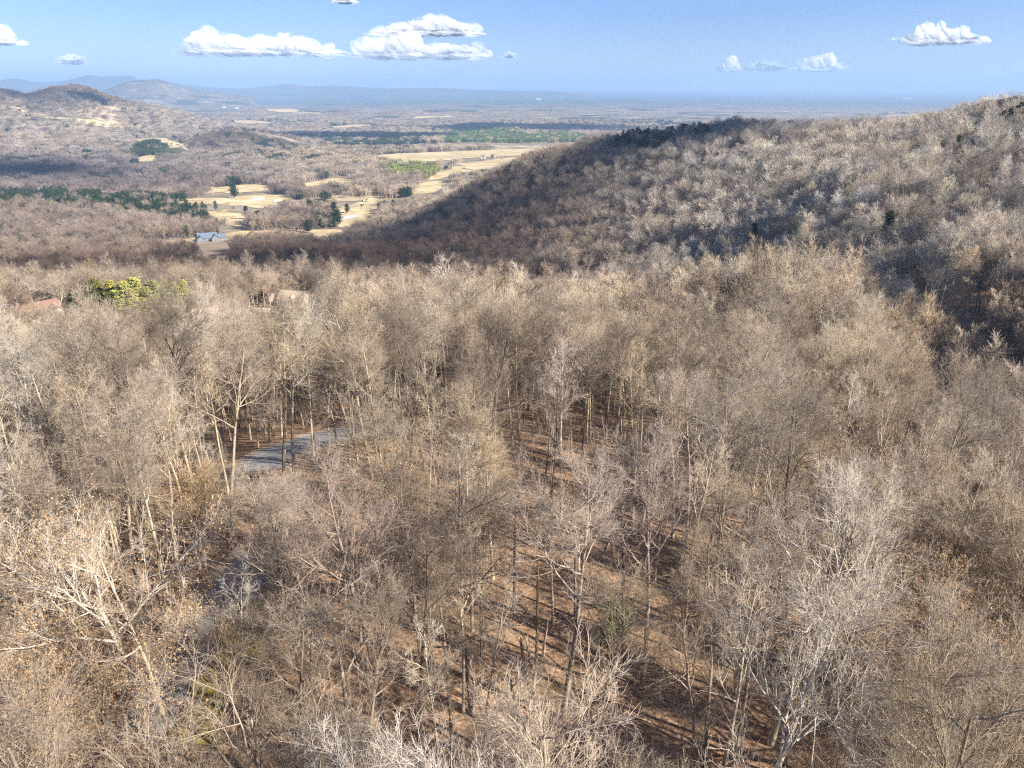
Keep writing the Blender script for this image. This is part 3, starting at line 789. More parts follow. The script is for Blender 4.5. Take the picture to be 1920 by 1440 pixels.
ORD = ['first', 'second', 'third', 'fourth', 'fifth', 'sixth', 'seventh', 'eighth', 'ninth', 'tenth', 'eleventh', 'twelfth', 'thirteenth', 'fourteenth', 'fifteenth', 'sixteenth', 'seventeenth', 'eighteenth', 'nineteenth', 'twentieth']
def region(n):
    a, b = n['sx'], n['by']
    if b > 1440:
        for lim, nm in ((330, 'at the bottom left corner'), (700, 'at the bottom edge below the lower road'), (1000, 'at the bottom edge left of the open slope'), (1300, 'at the bottom edge below the open slope'), (1620, 'at the bottom edge right of the slope')):
            if a < lim: return nm
        return 'at the bottom right corner'
    if b > 1150:
        for lim, nm in ((400, 'left of the lower road'), (680, 'right of the lower road'), (950, 'left of the open leafy slope'), (1300, 'on the open leafy slope'), (1600, 'right of the green holly')):
            if a < lim: return nm
        return 'in the lower right wood'
    if b > 950:
        for lim, nm in ((240, 'by the left edge, midway up'), (520, 'left below the road bend'), (800, 'right below the road bend'), (1050, 'above the open leafy slope'), (1350, 'up slope of the green holly'), (1650, 'in the right middle wood')):
            if a < lim: return nm
        return 'by the right edge, midway up'
    for lim, nm in ((300, 'left of the road bend'), (560, 'behind the road bend'), (800, 'behind the road, right of its bend'), (1100, 'in the centre of the wood'), (1450, 'on the pale central rise')):
        if a < lim: return nm
    return 'between the rise and the right road'
LOOK = {'upright': 'tall bare', 'broad': 'spreading bare', 'pole': 'slender bare', 'sapling': 'low young bare', 'snag': 'crooked sparse', 'leafy': 'withered leaved'}
def tone(t):
    v = sum(t) / 3
    c = 'dark' if v < .27 else ('pale' if v > .40 else 'grey')
    if v >= .27 and t[0] / t[2] > 1.5: c = 'tan'
    return c
buckets = {}
for n in IND:
    if not n['key']:
        buckets.setdefault((LOOK[n['style']], tone(n['tint']), region(n)), []).append(n)
for (lk, tn, rg), L in buckets.items():
    L.sort(key=lambda n: n['sx'])
    for i, n in enumerate(L):
        if len(L) == 1: n['label'] = f'{lk} {tn} tree {rg}'
        elif len(L) == 2: n['label'] = f'{"left" if i == 0 else "right"} one of two {lk} {tn} trees {rg}'
        elif i == len(L) - 1: n['label'] = f'rightmost {lk} {tn} tree {rg}'
        else: n['label'] = f'{lk} {tn} tree {rg}, {ORD[min(i, 19)]} from left'
for n in IND:
    place_tree('leafy_tree' if n['style'] == 'leafy' else 'bare_tree', PROT[n['p']], n, n['key'] or n['label'], 'tree', 'bare winter trees of the near wood')
for n in REST:
    D = math.hypot(n['x'], n['y']); st = n['style']
    key = (st, 0) if D < 130 or st in ('snag', 'leafy') else (st, 1)
    ids = IDX[key]
    WOOD.add(np.array([n['x']]), np.array([n['y']]), np.array([n['z']]), [ids[rng.integers(0, len(ids))]], np.array([n['tint']]), np.array([n['s']]))
# --- saplings / understorey of the near wood
x, y = scatter(22, 230, -60, 65, 3.9); k = clear_mask(x, y, .6)
for P in CLEAR: k &= ~(inpoly(x, y, P) & (rng.uniform(0, 1, len(x)) < .85))
x = x[k]; y = y[k]; k = ~opened(x, y, terrain(x, y), 7.0); x = x[k]; y = y[k]; n_ = len(x)
ids = np.where(np.hypot(x, y) < 130, np.array(IDX[('sapling', 0)])[rng.integers(0, 3, n_)], np.array(IDX[('sapling', 1)])[rng.integers(0, 2, n_)])
UNDER.add(x, y, terrain(x, y), ids, tints(n_, .95, x, y), rng.uniform(.35, .95, n_), .15)
# behind and beside the camera
for D0, D1, a0, a1 in ((17, 110, -180, -72), (17, 110, 85, 180)):
    x, y = scatter(D0, D1, a0, a1, 6.5) if a0 < 0 else scatter(D0, D1, a0, a1, 6.5)
    n_ = len(x)
    if n_: WOOD.add(x, y, terrain(x, y), np.array(IDX[('upright', 1)])[rng.integers(0, 3, n_)], tints(n_), rng.uniform(.8, 1.1, n_))

# --- evergreen stands, as world areas
def area(pxs): return np.array([hit(*q)[:2] for q in pxs])
EV_AREAS = [(area([(0, 372), (0, 392), (100, 396), (210, 400), (250, 410), (330, 425), (395, 432), (400, 412), (370, 392), (330, 380), (280, 374), (180, 372), (80, 366)]), .93, (.035, .055, .022)),
 (area([(700, 395), (730, 392), (780, 372), (770, 366), (735, 376)]), .95, (.04, .065, .025)),
 (area([(720, 318), (760, 300), (830, 322), (800, 336), (730, 336)]), .8, (.30, .32, .10)),
 (np.array([atD(*q)[:2] for q in [(1130, 940), (1140, 850), (1200, 800), (1290, 810), (1340, 850), (1330, 930), (1230, 960)]]), .75, (.045, .06, .03)),
 (np.array([atD(*q)[:2] for q in [(1690, 430), (1850, 400), (1890, 600), (1770, 570)]]), .4, (.05, .07, .03)),
 (area([(1500, 420), (1640, 440), (1680, 500), (1620, 520), (1540, 470)]), .12, (.05, .07, .03)),
 (area([(390, 352), (440, 368), (455, 380), (420, 384), (395, 372)]), .5, (.04, .06, .03)),
 (area([(560, 400), (620, 400), (640, 428), (600, 430), (570, 415)]), .5, (.04, .06, .03)),
 (area([(240, 300), (270, 272), (330, 266), (350, 290), (300, 305)]), .9, (.07, .09, .04)),
 (area([(820, 275), (850, 248), (930, 242), (1000, 258), (1060, 246), (1110, 262), (1060, 278)]), .9, (.17, .24, .08)),
 (area([(590, 262), (640, 256), (760, 258), (820, 270), (700, 276), (620, 272)]), .7, (.05, .07, .035)),
 (area([(430, 212), (600, 208), (620, 216), (470, 222)]), .6, (.10, .12, .05)), (area([(0, 300), (100, 300), (120, 320), (0, 322)]), .45, (.05, .07, .035)),
 (area([(150, 330), (280, 338), (290, 352), (180, 346)]), .6, (.04, .06, .03)) ]
def evergreen_prob(x, y):
    p = np.full(len(x), 0.012); tc = np.tile(np.array([.045, .062, .028]), (len(x), 1))
    D = np.hypot(x, y); nz = fbm(x / 160, y / 160, 31); nz2 = fbm(x / 420, y / 420, 33, 4)
    p = np.where((D > 420) & (D < 1000), .05 + .45 * np.clip(nz - .18, 0, 1), p)
    p = np.where(D >= 1000, .045 + 1.9 * np.clip(nz2 - .17, 0, .5), p)
    az = np.degrees(np.arctan2(x, y))
    ridge = (D > 250) & (D < 1100) & (az > 2)
    p = np.where(ridge, .012 + .2 * np.clip(nz - .3, 0, 1), p)
    for P, pr, c in EV_AREAS:
        m = inpoly(x, y, P); p = np.where(m, pr, p); tc[m] = c
    return p, tc
def forest_band(D0, D1, a0, a1, sp, kind):
    x, y = scatter(D0, D1, a0, a1, sp); k = clear_mask(x, y, 2); x = x[k]; y = y[k]; z = terrain(x, y)
    if D0 < 1000: k = ~opened(x, y, z, 19.0); x = x[k]; y = y[k]; z = z[k]
    # leave out what the ground itself hides completely
    p, tc = evergreen_prob(x, y); ev = rng.uniform(0, 1, len(x)) < p; n_ = len(x)
    open_ = fbm(x / 230, y / 230, 77, 3) > (.34 if D0 > 1000 else .9)
    keep = ~(open_ & ~ev & (rng.uniform(0, 1, n_) < .85)); x = x[keep]; y = y[keep]; z = z[keep]; ev = ev[keep]; tc = tc[keep]; n_ = len(x)
    azb = np.degrees(np.arctan2(x, y)); Db = np.hypot(x, y)
    t = tints(n_, 1.0 if D0 < 1000 else .95, x / 2, y / 2)
    rg = np.clip((azb - 3) / 8, 0, 1)[:, None] * (Db < 1200)[:, None]       # paler, greyer tint for the right ridge
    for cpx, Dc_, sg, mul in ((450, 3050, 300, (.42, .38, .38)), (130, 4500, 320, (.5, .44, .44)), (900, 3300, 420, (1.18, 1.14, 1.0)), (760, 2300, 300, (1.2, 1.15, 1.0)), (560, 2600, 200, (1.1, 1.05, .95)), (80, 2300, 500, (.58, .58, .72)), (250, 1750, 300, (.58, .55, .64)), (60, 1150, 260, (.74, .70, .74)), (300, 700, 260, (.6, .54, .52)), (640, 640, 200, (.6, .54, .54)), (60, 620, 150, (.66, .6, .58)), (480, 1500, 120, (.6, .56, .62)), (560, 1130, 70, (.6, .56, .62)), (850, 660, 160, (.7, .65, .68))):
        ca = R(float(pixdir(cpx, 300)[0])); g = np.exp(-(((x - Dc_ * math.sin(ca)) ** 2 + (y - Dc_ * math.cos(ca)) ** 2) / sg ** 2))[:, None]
        t = t * (1 + g * (np.array(mul) - 1))  # darker hills, plus sunlit and shaded valley stretches painted into the tree tint
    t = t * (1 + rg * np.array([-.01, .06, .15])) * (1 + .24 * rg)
    if kind == 'clump': ids = np.array(IDX['clump'])[rng.integers(0, 4, n_)]; eid = np.array(EIDX['clump'])[rng.integers(0, 3, n_)]
    elif kind == 2:
        ids = np.array(IDX[('upright', 2)][:1] + IDX[('broad', 2)] * 2)[rng.integers(0, 5, n_)]; eid = np.array(EIDX[2])[rng.integers(0, 2, n_)]
    else:
        ids = np.array(IDX[('upright', 1)] + IDX[('broad', 1)] + IDX[('broad', 1)])[rng.integers(0, 7, n_)]; eid = np.array(EIDX[1])[rng.integers(0, 3, n_)]
    d = ~ev; s = rng.uniform(.58, 1.18, n_)
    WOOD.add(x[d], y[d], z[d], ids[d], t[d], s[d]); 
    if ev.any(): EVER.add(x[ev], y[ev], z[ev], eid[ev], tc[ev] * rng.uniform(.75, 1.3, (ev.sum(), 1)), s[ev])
forest_band(250, 520, -50, 52, 7.8, 1)
forest_band(520, 1450, -46, 46, 8.2, 2)
forest_band(1450, 3200, -38, 38, 17, 'clump')
forest_band(3200, 6500, -37, 37, 27, 'clump')
o, nW = WOOD.build('forest', SRC, 'bare winter woods covering the ridge and valley beyond the near trees', 'woods')
o, nE = EVER.build('evergreen_forest', EVS, 'dark green pine stands scattered through the bare valley woods', 'pine woods')
o, nU = UNDER.build('undergrowth', SRC, 'thin bare saplings and brush filling the floor of the near wood', 'undergrowth')
print('instances', nW, nE, nU, 'individual', len(IND))

# ------------------------------------------------------------------ evergreens that stand out one by one
EP0 = [p for p in EPROT if p['lod'] == 0]; EP1 = [p for p in EPROT if p['lod'] == 1]
def ever(px, D, H, tint, label, near=True, name='pine_tree', py=560, sq=1.0, base=None, grp='evergreens standing out of the bare woods'):
    x, y, z = hit(*base) if base else atD(px, D, py)
    L = EP0 if near else EP1; p = L[int(px) % len(L)]
    s = H / p['H']
    e = place_tree(name, p, dict(x=x, y=y, z=z, s=s, rz=px * .7, lean=(0, 0), tint=tint), label, 'evergreen', grp, True)
    e.scale = (s * sq, s * sq, s); return e
YG = (.42, .42, .13); YY = (.48, .42, .12); DG = (.065, .085, .028); PG = (.34, .35, .15); OG = (.20, .18, .05)
for px, D, H, tc, lb, sq in [
 (148, 317, 16, DG, 'dark green round pine next to the white gabled house, leftmost of its clump', 1.6),
 (172, 320, 18, DG, 'dark green pine second from the left in the clump by the house', 1.6),
 (196, 318, 15, (.09, .10, .03), 'dark green low pine in front of the bright yellow ones', 1.6),
 (180, 347, 21, OG, 'tall olive pine behind the dark ones near the left house', 1.5),
 (212, 340, 20, YY, 'golden yellow pine at the left of the bright clump', 1.5),
 (236, 334, 19, YG, 'lime yellow pine, widest of the bright clump', 1.9),
 (262, 340, 20, YG, 'lime yellow pine right of the widest one', 1.7),
 (288, 344, 19, PG, 'pale green pine in the middle of the bright clump', 1.6),
 (308, 352, 20, OG, 'olive pine with brownish top behind the bright clump', 1.4),
 (330, 342, 18, PG, 'pale thin pine in the right half of the bright clump', 1.6),
 (352, 344, 19, YG, 'yellow pine near the right end of the bright clump', 1.3),
 (374, 348, 16, PG, 'low pale pine at the right end of the bright clump', 1.5),
 (205, 335, 15, YG, 'lime pine tucked between the golden and the dark ones', 1.75),
 (248, 333, 15, YY, 'golden pine in front of the widest lime one', 1.75),
 (275, 338, 16, YG, 'lime pine just right of the golden front one', 1.75),
 (298, 345, 17, YG, 'bright lime pine above the pale middle one', 1.75),
 (318, 334, 13, PG, 'pale low pine below the olive brown topped one', 1.75),
 (342, 345, 17, YY, 'golden pine behind the yellow right end one', 1.75),
 (362, 338, 14, PG, 'pale pine second from the right end of the clump', 1.75),
 (395, 348, 13, PG, 'last pale pine at the far right of the bright clump', 1.75),
 (160, 335, 16, DG, 'dark green pine between the two leftmost ones', 1.75),
 (190, 345, 17, OG, 'olive pine behind the golden left end of the clump', 1.75),
 (487, 400, 18, OG, 'lone olive cedar left of the tan roofed house', 1.2)]:
    ever(px, D, H * .86, tc, lb, sq=sq * 1.2)
for px, base, H, tc, lb in [
 (463, (463, 412), 20, (.035, .055, .025), 'dark round pine on the middle fairway corner'),
 (484, (486, 424), 21, (.035, .055, .025), 'dark pine right of the middle fairway, above the long one'),
 (651, (651, 401), 16, (.05, .06, .04), 'round dark tree alone on the right fairway'),
 (627, (627, 408), 24, (.05, .07, .035), 'broad evergreen at the left edge of the right fairway'),
 (632, (633, 426), 24, (.045, .06, .04), 'dark evergreen at the foot of the right fairway'),
 (578, (578, 438), 18, (.05, .06, .04), 'dark evergreen on the small green above the long fairway'),
 (440, (440, 372), 26, (.035, .06, .03), 'large dark pine beside the upper fairways'),
 (1885, 620, 19, (.035, .045, .025), 'tallest dark pine on the skyline at the right'),
 (1868, 625, 18, (.04, .05, .03), 'smaller dark pine left of the tallest skyline pine'),
 (1480, 815, 19, (.13, .12, .045), 'olive pine standing out on the right ridge skyline'),
 (1388, (1388, 292), 18, (.22, .23, .07), 'yellow green pine in the middle of the ridge face'),
 (1364, (1366, 280), 14, (.15, .16, .06), 'small dull green pine left of the yellow green one on the ridge'),
 (1785, (1786, 318), 17, (.28, .28, .08), 'yellowish pine high on the right slope'),
 (1258, 885, 19, (.03, .042, .025), 'dark pine on the crest at the left shoulder of the ridge'),
 (1283, 870, 20, (.03, .042, .025), 'tall dark pine on the crest beside the shoulder pine'),
 (1318, 860, 18, (.04, .05, .035), 'dark pine on the ridge crest, right of the other crest pines')]:
    ever(px, base if not isinstance(base, tuple) else 0, H, tc, lb, near=False, base=base if isinstance(base, tuple) else None, py=250, sq=1.9, grp='evergreens seen far off')
# holly beside the open slope
def holly():
    x, y, z = hit(1140, 1215)
    e = bpy.data.objects.new('holly_bush', None); C.objects.link(e); e.location = (x, y, z)
    e['label'] = 'green leafy holly bush growing among the trunks on the open leafy slope'; e['category'] = 'bush'
    r = np.random.default_rng(5)
    Pt, Rt = grow(np.array([[0, 0, -.3], [.4, .2, -.3]]), np.array([[.05, 0, 1.], [.2, .1, 1]]), np.array([6.2, 4.8]), np.array([.09, .07]), 5, .06, .04, .3, r)
    p, d, rd, t = spawn(Pt, Rt, 38, .12, 1, 1.2, r)
    Pb, Rb = grow(p, d, 1.7 * (1.15 - t) * r.uniform(.6, 1.2, len(t)), np.full(len(t), .025), 3, .15, .08, .3, r)
    q, _, _, _ = spawn(Pb, Rb, 22, .15, 1, .6, r); q = q + r.normal(0, .14, q.shape)
    a = mesh_obj('trunk', *join([tubes(Pt, Rt, 6), tubes(Pb, Rb, 3)]), BARK, e); a['tint'] = [.3, .25, .2]
    b = mesh_obj('crown', *leaf_cards(q + r.normal(0, .2, q.shape), .09, r, 3), NEEDLE, e); b['tint'] = [.14, .18, .07]
holly()
# fallen logs and a broken stub on the open slope
def log(p0, p1, r0, tint, label, h0=.15, h1=.15, name='fallen_log', forks=2):
    a = np.array(hit(*p0)); b = np.array(hit(*p1)); a[2] += h0; b[2] += h1
    r = np.random.default_rng(int(p0[0] * 7 + p0[1])); c = a.copy(); L = b - a; n = 9
    t = np.linspace(0, 1, n)[:, None]; P = L[None] * t + r.normal(0, .07, (n, 3)) * np.sin(t * 3.1)
    P = P[None]; Rr = r0 * (1 - .55 * t[:, 0])[None]
    parts = [tubes(P, Rr, 9)]
    if forks:
        p, d, rd, tt_ = spawn(P, Rr, forks + 3, .45, .95, .6, r)
        Pb, Rb = grow(p, d, np.linalg.norm(L) * r.uniform(.08, .22, len(tt_)), rd * .5, 4, .12, .02, .3, r); parts.append(tubes(Pb, Rb, 5))
    Pe = np.stack([P[:, 0], P[:, 0] + (P[:, 0] - P[:, 1]) * .03], 1); parts.append(tubes(Pe, np.array([[r0, r0 * .05]]), 9))
    o = mesh_obj(name, *join(parts), BARK, smooth=True); o.location = c
    o['label'] = label; o['category'] = 'log'; o['tint'] = list(tint); return o
log((978, 1436), (1004, 1290), .26, (.55, .45, .36), 'thick pale fallen log lying up the slope at the bottom edge', .25, 1.6)
log((1002, 1292), (985, 1200), .13, (.45, .36, .28), 'thinner forked dead limb above the thick pale log', .5, .3)
log((1150, 1010), (1120, 1062), .07, (.55, .42, .34), 'small pale fallen branch right of the tall lone trunk')
log((950, 1178), (1000, 1168), .10, (.34, .27, .21), 'dark fallen branch on the left of the leafy slope')
log((1262, 1018), (1310, 1030), .09, (.5, .42, .35), 'pale fallen branch on the upper right of the leafy slope')
log((1335, 1130), (1380, 1145), .10, (.5, .42, .33), 'pale fallen branch in the brown litter of the right wood')
log((615, 1395), (660, 1330), .16, (.5, .44, .37), 'grey fallen trunk beside the old crooked pale tree')
def stub():
    x, y, z = hit(1018, 1232); r = np.random.default_rng(3)
    Pt, Rt = grow(np.array([[0, 0, -.3]]), np.array([[0.02, 0, 1.]]), np.array([4.0]), np.array([.14]), 6, .03, .0, .55, r)
    Pe = np.stack([Pt[:, -1], Pt[:, -1] + np.array([[.03, .02, .45]])], 1)
    o = mesh_obj('broken_stub', *join([tubes(Pt, Rt, 8), tubes(Pe, np.array([[Rt[0, -1], .01]]), 8)]), BARK, smooth=True)
    o.location = (x, y, z); o['tint'] = [.5, .37, .27]; o['label'] = 'short broken dead stub standing left of the tall lone trunk'; o['category'] = 'snag'
stub()

# ------------------------------------------------------------------ houses
def roofmat(name, a, b_):
    def f(t):
        c = ob_coord(t); wv = N(t, 'ShaderNodeTexWave'); wv.wave_type = 'BANDS'; wv.bands_direction = 'Z'; wv.inputs['Scale'].default_value = 1.6; wv.inputs['Distortion'].default_value = .4
        t.links.new(c, wv.inputs['Vector']); n = noise(t, c, 2.2, 4, .7)
        k = mixc(t, n, a, b_); k = mixc(t, .18, k, wv.outputs['Color'], 'MULTIPLY'); return diffuse(t, k, wv.outputs['Fac'], .03, .5)
    return mat(name, f)
WALLW = simple('white_siding', (.66, .63, .58), (.78, .75, .70), .5, 3, .01)
WALLG = simple('grey_stone_wall', (.17, .175, .18), (.26, .26, .26), .8, 3, .02)
WALLT = simple('tan_siding', (.46, .38, .3), (.58, .49, .4), .5, 3, .01)
RBROWN = roofmat('brown_shingle', (.24, .14, .105), (.34, .21, .16)); RTAN = roofmat('tan_shingle', (.50, .39, .29), (.62, .5, .38)); RBLUE = roofmat('slate_blue_roof', (.13, .17, .22), (.2, .25, .3)); RGREY = roofmat('grey_shingle', (.2, .2, .22), (.3, .3, .32))
GLASS = mat('window_glass', lambda t: (lambda p: (p.inputs['Base Color'].__setattr__('default_value', (.03, .04, .05, 1)), p.inputs['Roughness'].__setattr__('default_value', .12), p.outputs[0])[-1])(N(t, 'ShaderNodeBsdfPrincipled')))
TRIM = simple('white_trim', (.72, .7, .66), (.82, .8, .77), 1, 2, .005)
def boxm(x0, x1, y0, y1, z0, z1):
    V = np.array([(x, y, z) for x in (x0, x1) for y in (y0, y1) for z in (z0, z1)], float)
    return V, np.array([(0, 1, 3, 2), (4, 6, 7, 5), (0, 4, 5, 1), (2, 3, 7, 6), (0, 2, 6, 4), (1, 5, 7, 3)])
def gable_wall(cx, cy_, L, W, h, rise, ax):
    """ridge along local x (ax=0) or y (ax=1)"""
    a, b = L / 2, W / 2
    P = [(-a, -b, -3), (-a, b, -3), (-a, b, h), (-a, 0, h + rise), (-a, -b, h)]; Q_ = [(a, y, z) for _, y, z in P]
    V = np.array(P + Q_, float)
    # quads only: split gable pentagons
    F = np.array([(0, 1, 2, 4), (4, 2, 3, 3), (5, 9, 7, 6), (9, 8, 7, 7), (0, 4, 9, 5), (1, 6, 7, 2)])
    if ax: V = V[:, [1, 0, 2]] * np.array([-1, 1, 1])
    V = V + np.array([cx, cy_, 0]); return V, F
def gable_roof(cx, cy_, L, W, h, rise, ax, ov=.6, th=.22):
    a, b = L / 2 + ov, W / 2 + ov; dz = rise * ov / (W / 2)
    prof = [(-b, h - dz), (0, h + rise), (b, h - dz), (b, h - dz + th), (0, h + rise + th), (-b, h - dz + th)]
    V = np.array([(-a, y, z) for y, z in prof] + [(a, y, z) for y, z in prof], float)
    F = np.array([(0, 1, 7, 6), (1, 2, 8, 7), (2, 3, 9, 8), (3, 4, 10, 9), (4, 5, 11, 10), (5, 0, 6, 11), (0, 5, 4, 1), (1, 4, 3, 2), (6, 7, 10, 11), (7, 8, 9, 10)])
    if ax: V = V[:, [1, 0, 2]] * np.array([-1, 1, 1])
    return V + np.array([cx, cy_, .004]), F
def tri_mesh(name, V, F, m, parent):
    me = bpy.data.meshes.new(name); faces = [tuple(dict.fromkeys(int(i) for i in f)) for f in F]
    me.from_pydata([tuple(v) for v in V], [], faces); me.materials.append(m); me.update()
    o = bpy.data.objects.new(name, me); C.objects.link(o); o.parent = parent; return o
def house(x, y, z, rz, wings, wallm, roofm, label, name='house', windows=(), doors=(), chimneys=(), cat='house', s=1.0):
    e = bpy.data.objects.new(name, None); C.objects.link(e); e.location = (x, y, z); e.rotation_euler = (0, 0, rz); e.scale = (s,) * 3
    e['label'] = label; e['category'] = cat
    for wg in wings:
        tri_mesh('wall', *gable_wall(*wg), wallm, e); tri_mesh('roof', *gable_roof(*wg), roofm, e)
    for cx, cy_, cz, ax, ww, wh in windows:   # ax: 0 faces x, 1 faces y
        sx, sy = (.06, ww / 2) if ax == 0 else (ww / 2, .06)
        f = tri_mesh('window', *boxm(cx - sx, cx + sx, cy_ - sy, cy_ + sy, cz - wh / 2, cz + wh / 2), TRIM, e)
        sg = (.08, ww / 2 - .14) if ax == 0 else (ww / 2 - .14, .08)
        tri_mesh('pane', *boxm(cx - sg[0], cx + sg[0], cy_ - sg[1], cy_ + sg[1], cz - wh / 2 + .14, cz + wh / 2 - .14), GLASS, f)
    for cx, cy_, ax, ww in doors:
        sx, sy = (.07, ww / 2) if ax == 0 else (ww / 2, .07)
        tri_mesh('door', *boxm(cx - sx, cx + sx, cy_ - sy, cy_ + sy, 0, 2.2), RGREY, e)
    for cx, cy_, z0, z1 in chimneys:
        tri_mesh('chimney', *boxm(cx - .5, cx + .5, cy_ - .4, cy_ + .4, z0, z1), WALLG, e)
    return e
x, y, z = hs[0][1]
az = math.atan2(x, y)
house(x, y, z + 2.0, -az + .28, [(0, 0, 17, 10.5, 4.2, 4.2, 0), (6.2, -4.2, 10, 7.5, 3.9, 3.4, 1)], WALLW, RBROWN, 'large brown roofed house with white gabled wall half hidden by trees at left',
      windows=[(8.5, -1.8, 2.6, 0, 1.1, 1.5), (8.5, 1.2, 2.6, 0, 1.1, 1.5), (8.5, 0, 5.4, 0, 1.1, 1.3), (4.9, -9.2, 2.6, 1, 1.1, 1.5), (7.5, -9.2, 2.6, 1, 1.1, 1.5), (6.2, -9.2, 5.0, 1, 1.0, 1.1), (-5, -5.25, 2.5, 1, 1.3, 1.5), (-2, -5.25, 2.5, 1, 1.3, 1.5)],
      doors=[(0.2, -5.25, 1, 1.1)], chimneys=[(-4, 1, 5.5, 9.4)])
x, y, z = hs[1][1]
house(x, y, z + 1.5, -math.atan2(x, y) - .3, [(0, 0, 12, 8, 3.2, 3.0, 0)], WALLG, RBLUE, 'small slate blue roof behind the brown roofed house at the left edge', windows=[(-3, -4, 1.8, 1, 1.2, 1.3), (3, -4, 1.8, 1, 1.2, 1.3)], doors=[(0, -4, 1, 1.1)])
x, y, z = hs[2][1]
house(x, y, z + 1.0, -math.atan2(x, y) - .55, [(0, 0, 13, 10, 3.4, 4.6, 0), (-8.8, .6, 7, 7, 2.8, 2.6, 0), (1, -4, 8, 5.5, 3.2, 3.2, 1)], WALLT, RTAN, 'tan roofed house with several gables beside a pale gravel drive',
      windows=[(6.5, -1.5, 2, 0, 1.2, 1.4), (6.5, 1.8, 2, 0, 1.2, 1.4), (6.5, 0, 4.9, 0, 1.0, 1.2), (1, -8, 2, 1, 1.4, 1.5), (-4.4, -5, 1.9, 1, 1.2, 1.4), (-8.8, -2.9, 1.7, 1, 1.6, 1.2)], doors=[(4.8, -5, 1, 1.1)], chimneys=[(-3, 2, 5.5, 9.4)])
def dr(px, D): 
    return atD(px, D, 567)[:2]
P = [dr(472, 352), dr(500, 349), dr(532, 351), dr(534, 364), dr(500, 366), dr(474, 364)]
Pc = catmull(P + [P[0]], 6)[:-1]; c_ = Pc.mean(0); Vx = np.concatenate([c_ + (Pc - c_) * s_ for s_ in (1, .7, .4, .03)]); nn = len(Pc)
ii = np.arange(4 * nn).reshape(4, nn); Qd = np.stack([ii[:-1], np.roll(ii[:-1], -1, 1), np.roll(ii[1:], -1, 1), ii[1:]], -1).reshape(-1, 4)
o = mesh_obj('driveway', np.column_stack([Vx, terrain(Vx[:, 0], Vx[:, 1]) + .25]), Qd, GRAVEL); o['kind'] = 'structure'
x, y, z = hs[3][1]
house(x, y, z, -math.atan2(x, y) + .1, [(0, 0, 22, 12, 5, 5, 0), (-9, -6, 12, 9, 4.5, 4, 1), (8, -5, 11, 9, 4.5, 4, 1), (16, 2, 11, 9, 3.4, 3.4, 0)], WALLG, RBLUE, 'slate blue roofed lodge with several wings at the edge of the golf course', 'lodge',
      windows=[(-9, -12, 2.2, 1, 2, 1.8), (8, -10.5, 2.2, 1, 2, 1.8), (0, -6, 2.4, 1, 2.4, 2), (-3.5, -6, 2.4, 1, 1.6, 2), (16, -2.5, 2, 1, 1.8, 1.4)], doors=[(3, -6, 1, 1.4)], chimneys=[(-4, 2, 7, 12.4)], cat='building')
WV = [(-4, -5, 2, 1, 1.6, 1.8), (4, -5, 2, 1, 1.6, 1.8), (0, -5, 4.6, 1, 1.4, 1.2)]
for (px, py, wl, rf, lb, s_) in [
 (592, 281, WALLW, RGREY, 'far pale house on the slope right of the brown hill', 1.5), (674, 320, WALLW, RGREY, 'far white house in the pale woods above the upper fairway', 1.4),
 (652, 324, WALLG, RGREY, 'far grey roofed house left of the white house in the pale woods', 1.2), (720, 318, WALLT, RTAN, 'far tan house by the bright green pines', 1.2),
 (906, 299, WALLW, RBROWN, 'far pale house where the open field meets the dark ridge', .9), (924, 297, WALLT, RBROWN, 'far brown house beside the pale one near the dark ridge', .8),
 (305, 316, WALLG, RGREY, 'far grey house among the dim woods on the left side', 1.3), (92, 306, WALLW, RBROWN, 'far white house at the foot of the left slope', 1.5),
 (140, 284, WALLW, RGREY, 'far white house up the left mountain slope', 1.6), (84, 366, WALLW, RGREY, 'pale house just above the dark pine band at left', 1.1)]:
    x, y, z = hit(px, py)
    house(x, y, z + 5, -math.atan2(x, y) + (px % 7 - 3) * .15, [(0, 0, 14, 10, 5, 4, 0), (6, -3, 8, 6, 4.4, 3, 1)], wl, rf, lb, windows=WV, doors=[(-1.6, -5, 1, 1.1)], chimneys=[(-4, 1, 6, 10)], s=s_)
for px, py, sz, lb in [(1010, 188, 3, 'long white building shining on the plain left of centre right'), (420, 203, 1.3, 'pale building in a clearing on the far left plain'), (445, 205, 1.3, 'tan roofed building right of the clearing on the far plain'), (1700, 189, 4, 'wide white building on the hazy plain near the right skyline'), (1240, 232, 3, 'tiny pale building')][:4]:
    x, y, z = hit(px, py)
    house(x, y, z + 10, -math.atan2(x, y), [(0, 0, 30, 9, 4.5, 2, 0), (-9, -3, 8, 6, 4, 1.6, 1)], WALLW, TRIM if px > 1000 else RTAN, lb, 'large_building', windows=[(0, -4.5, 2, 1, 6, 1.6), (9, -4.5, 2, 1, 6, 1.6)], cat='building', s=sz)

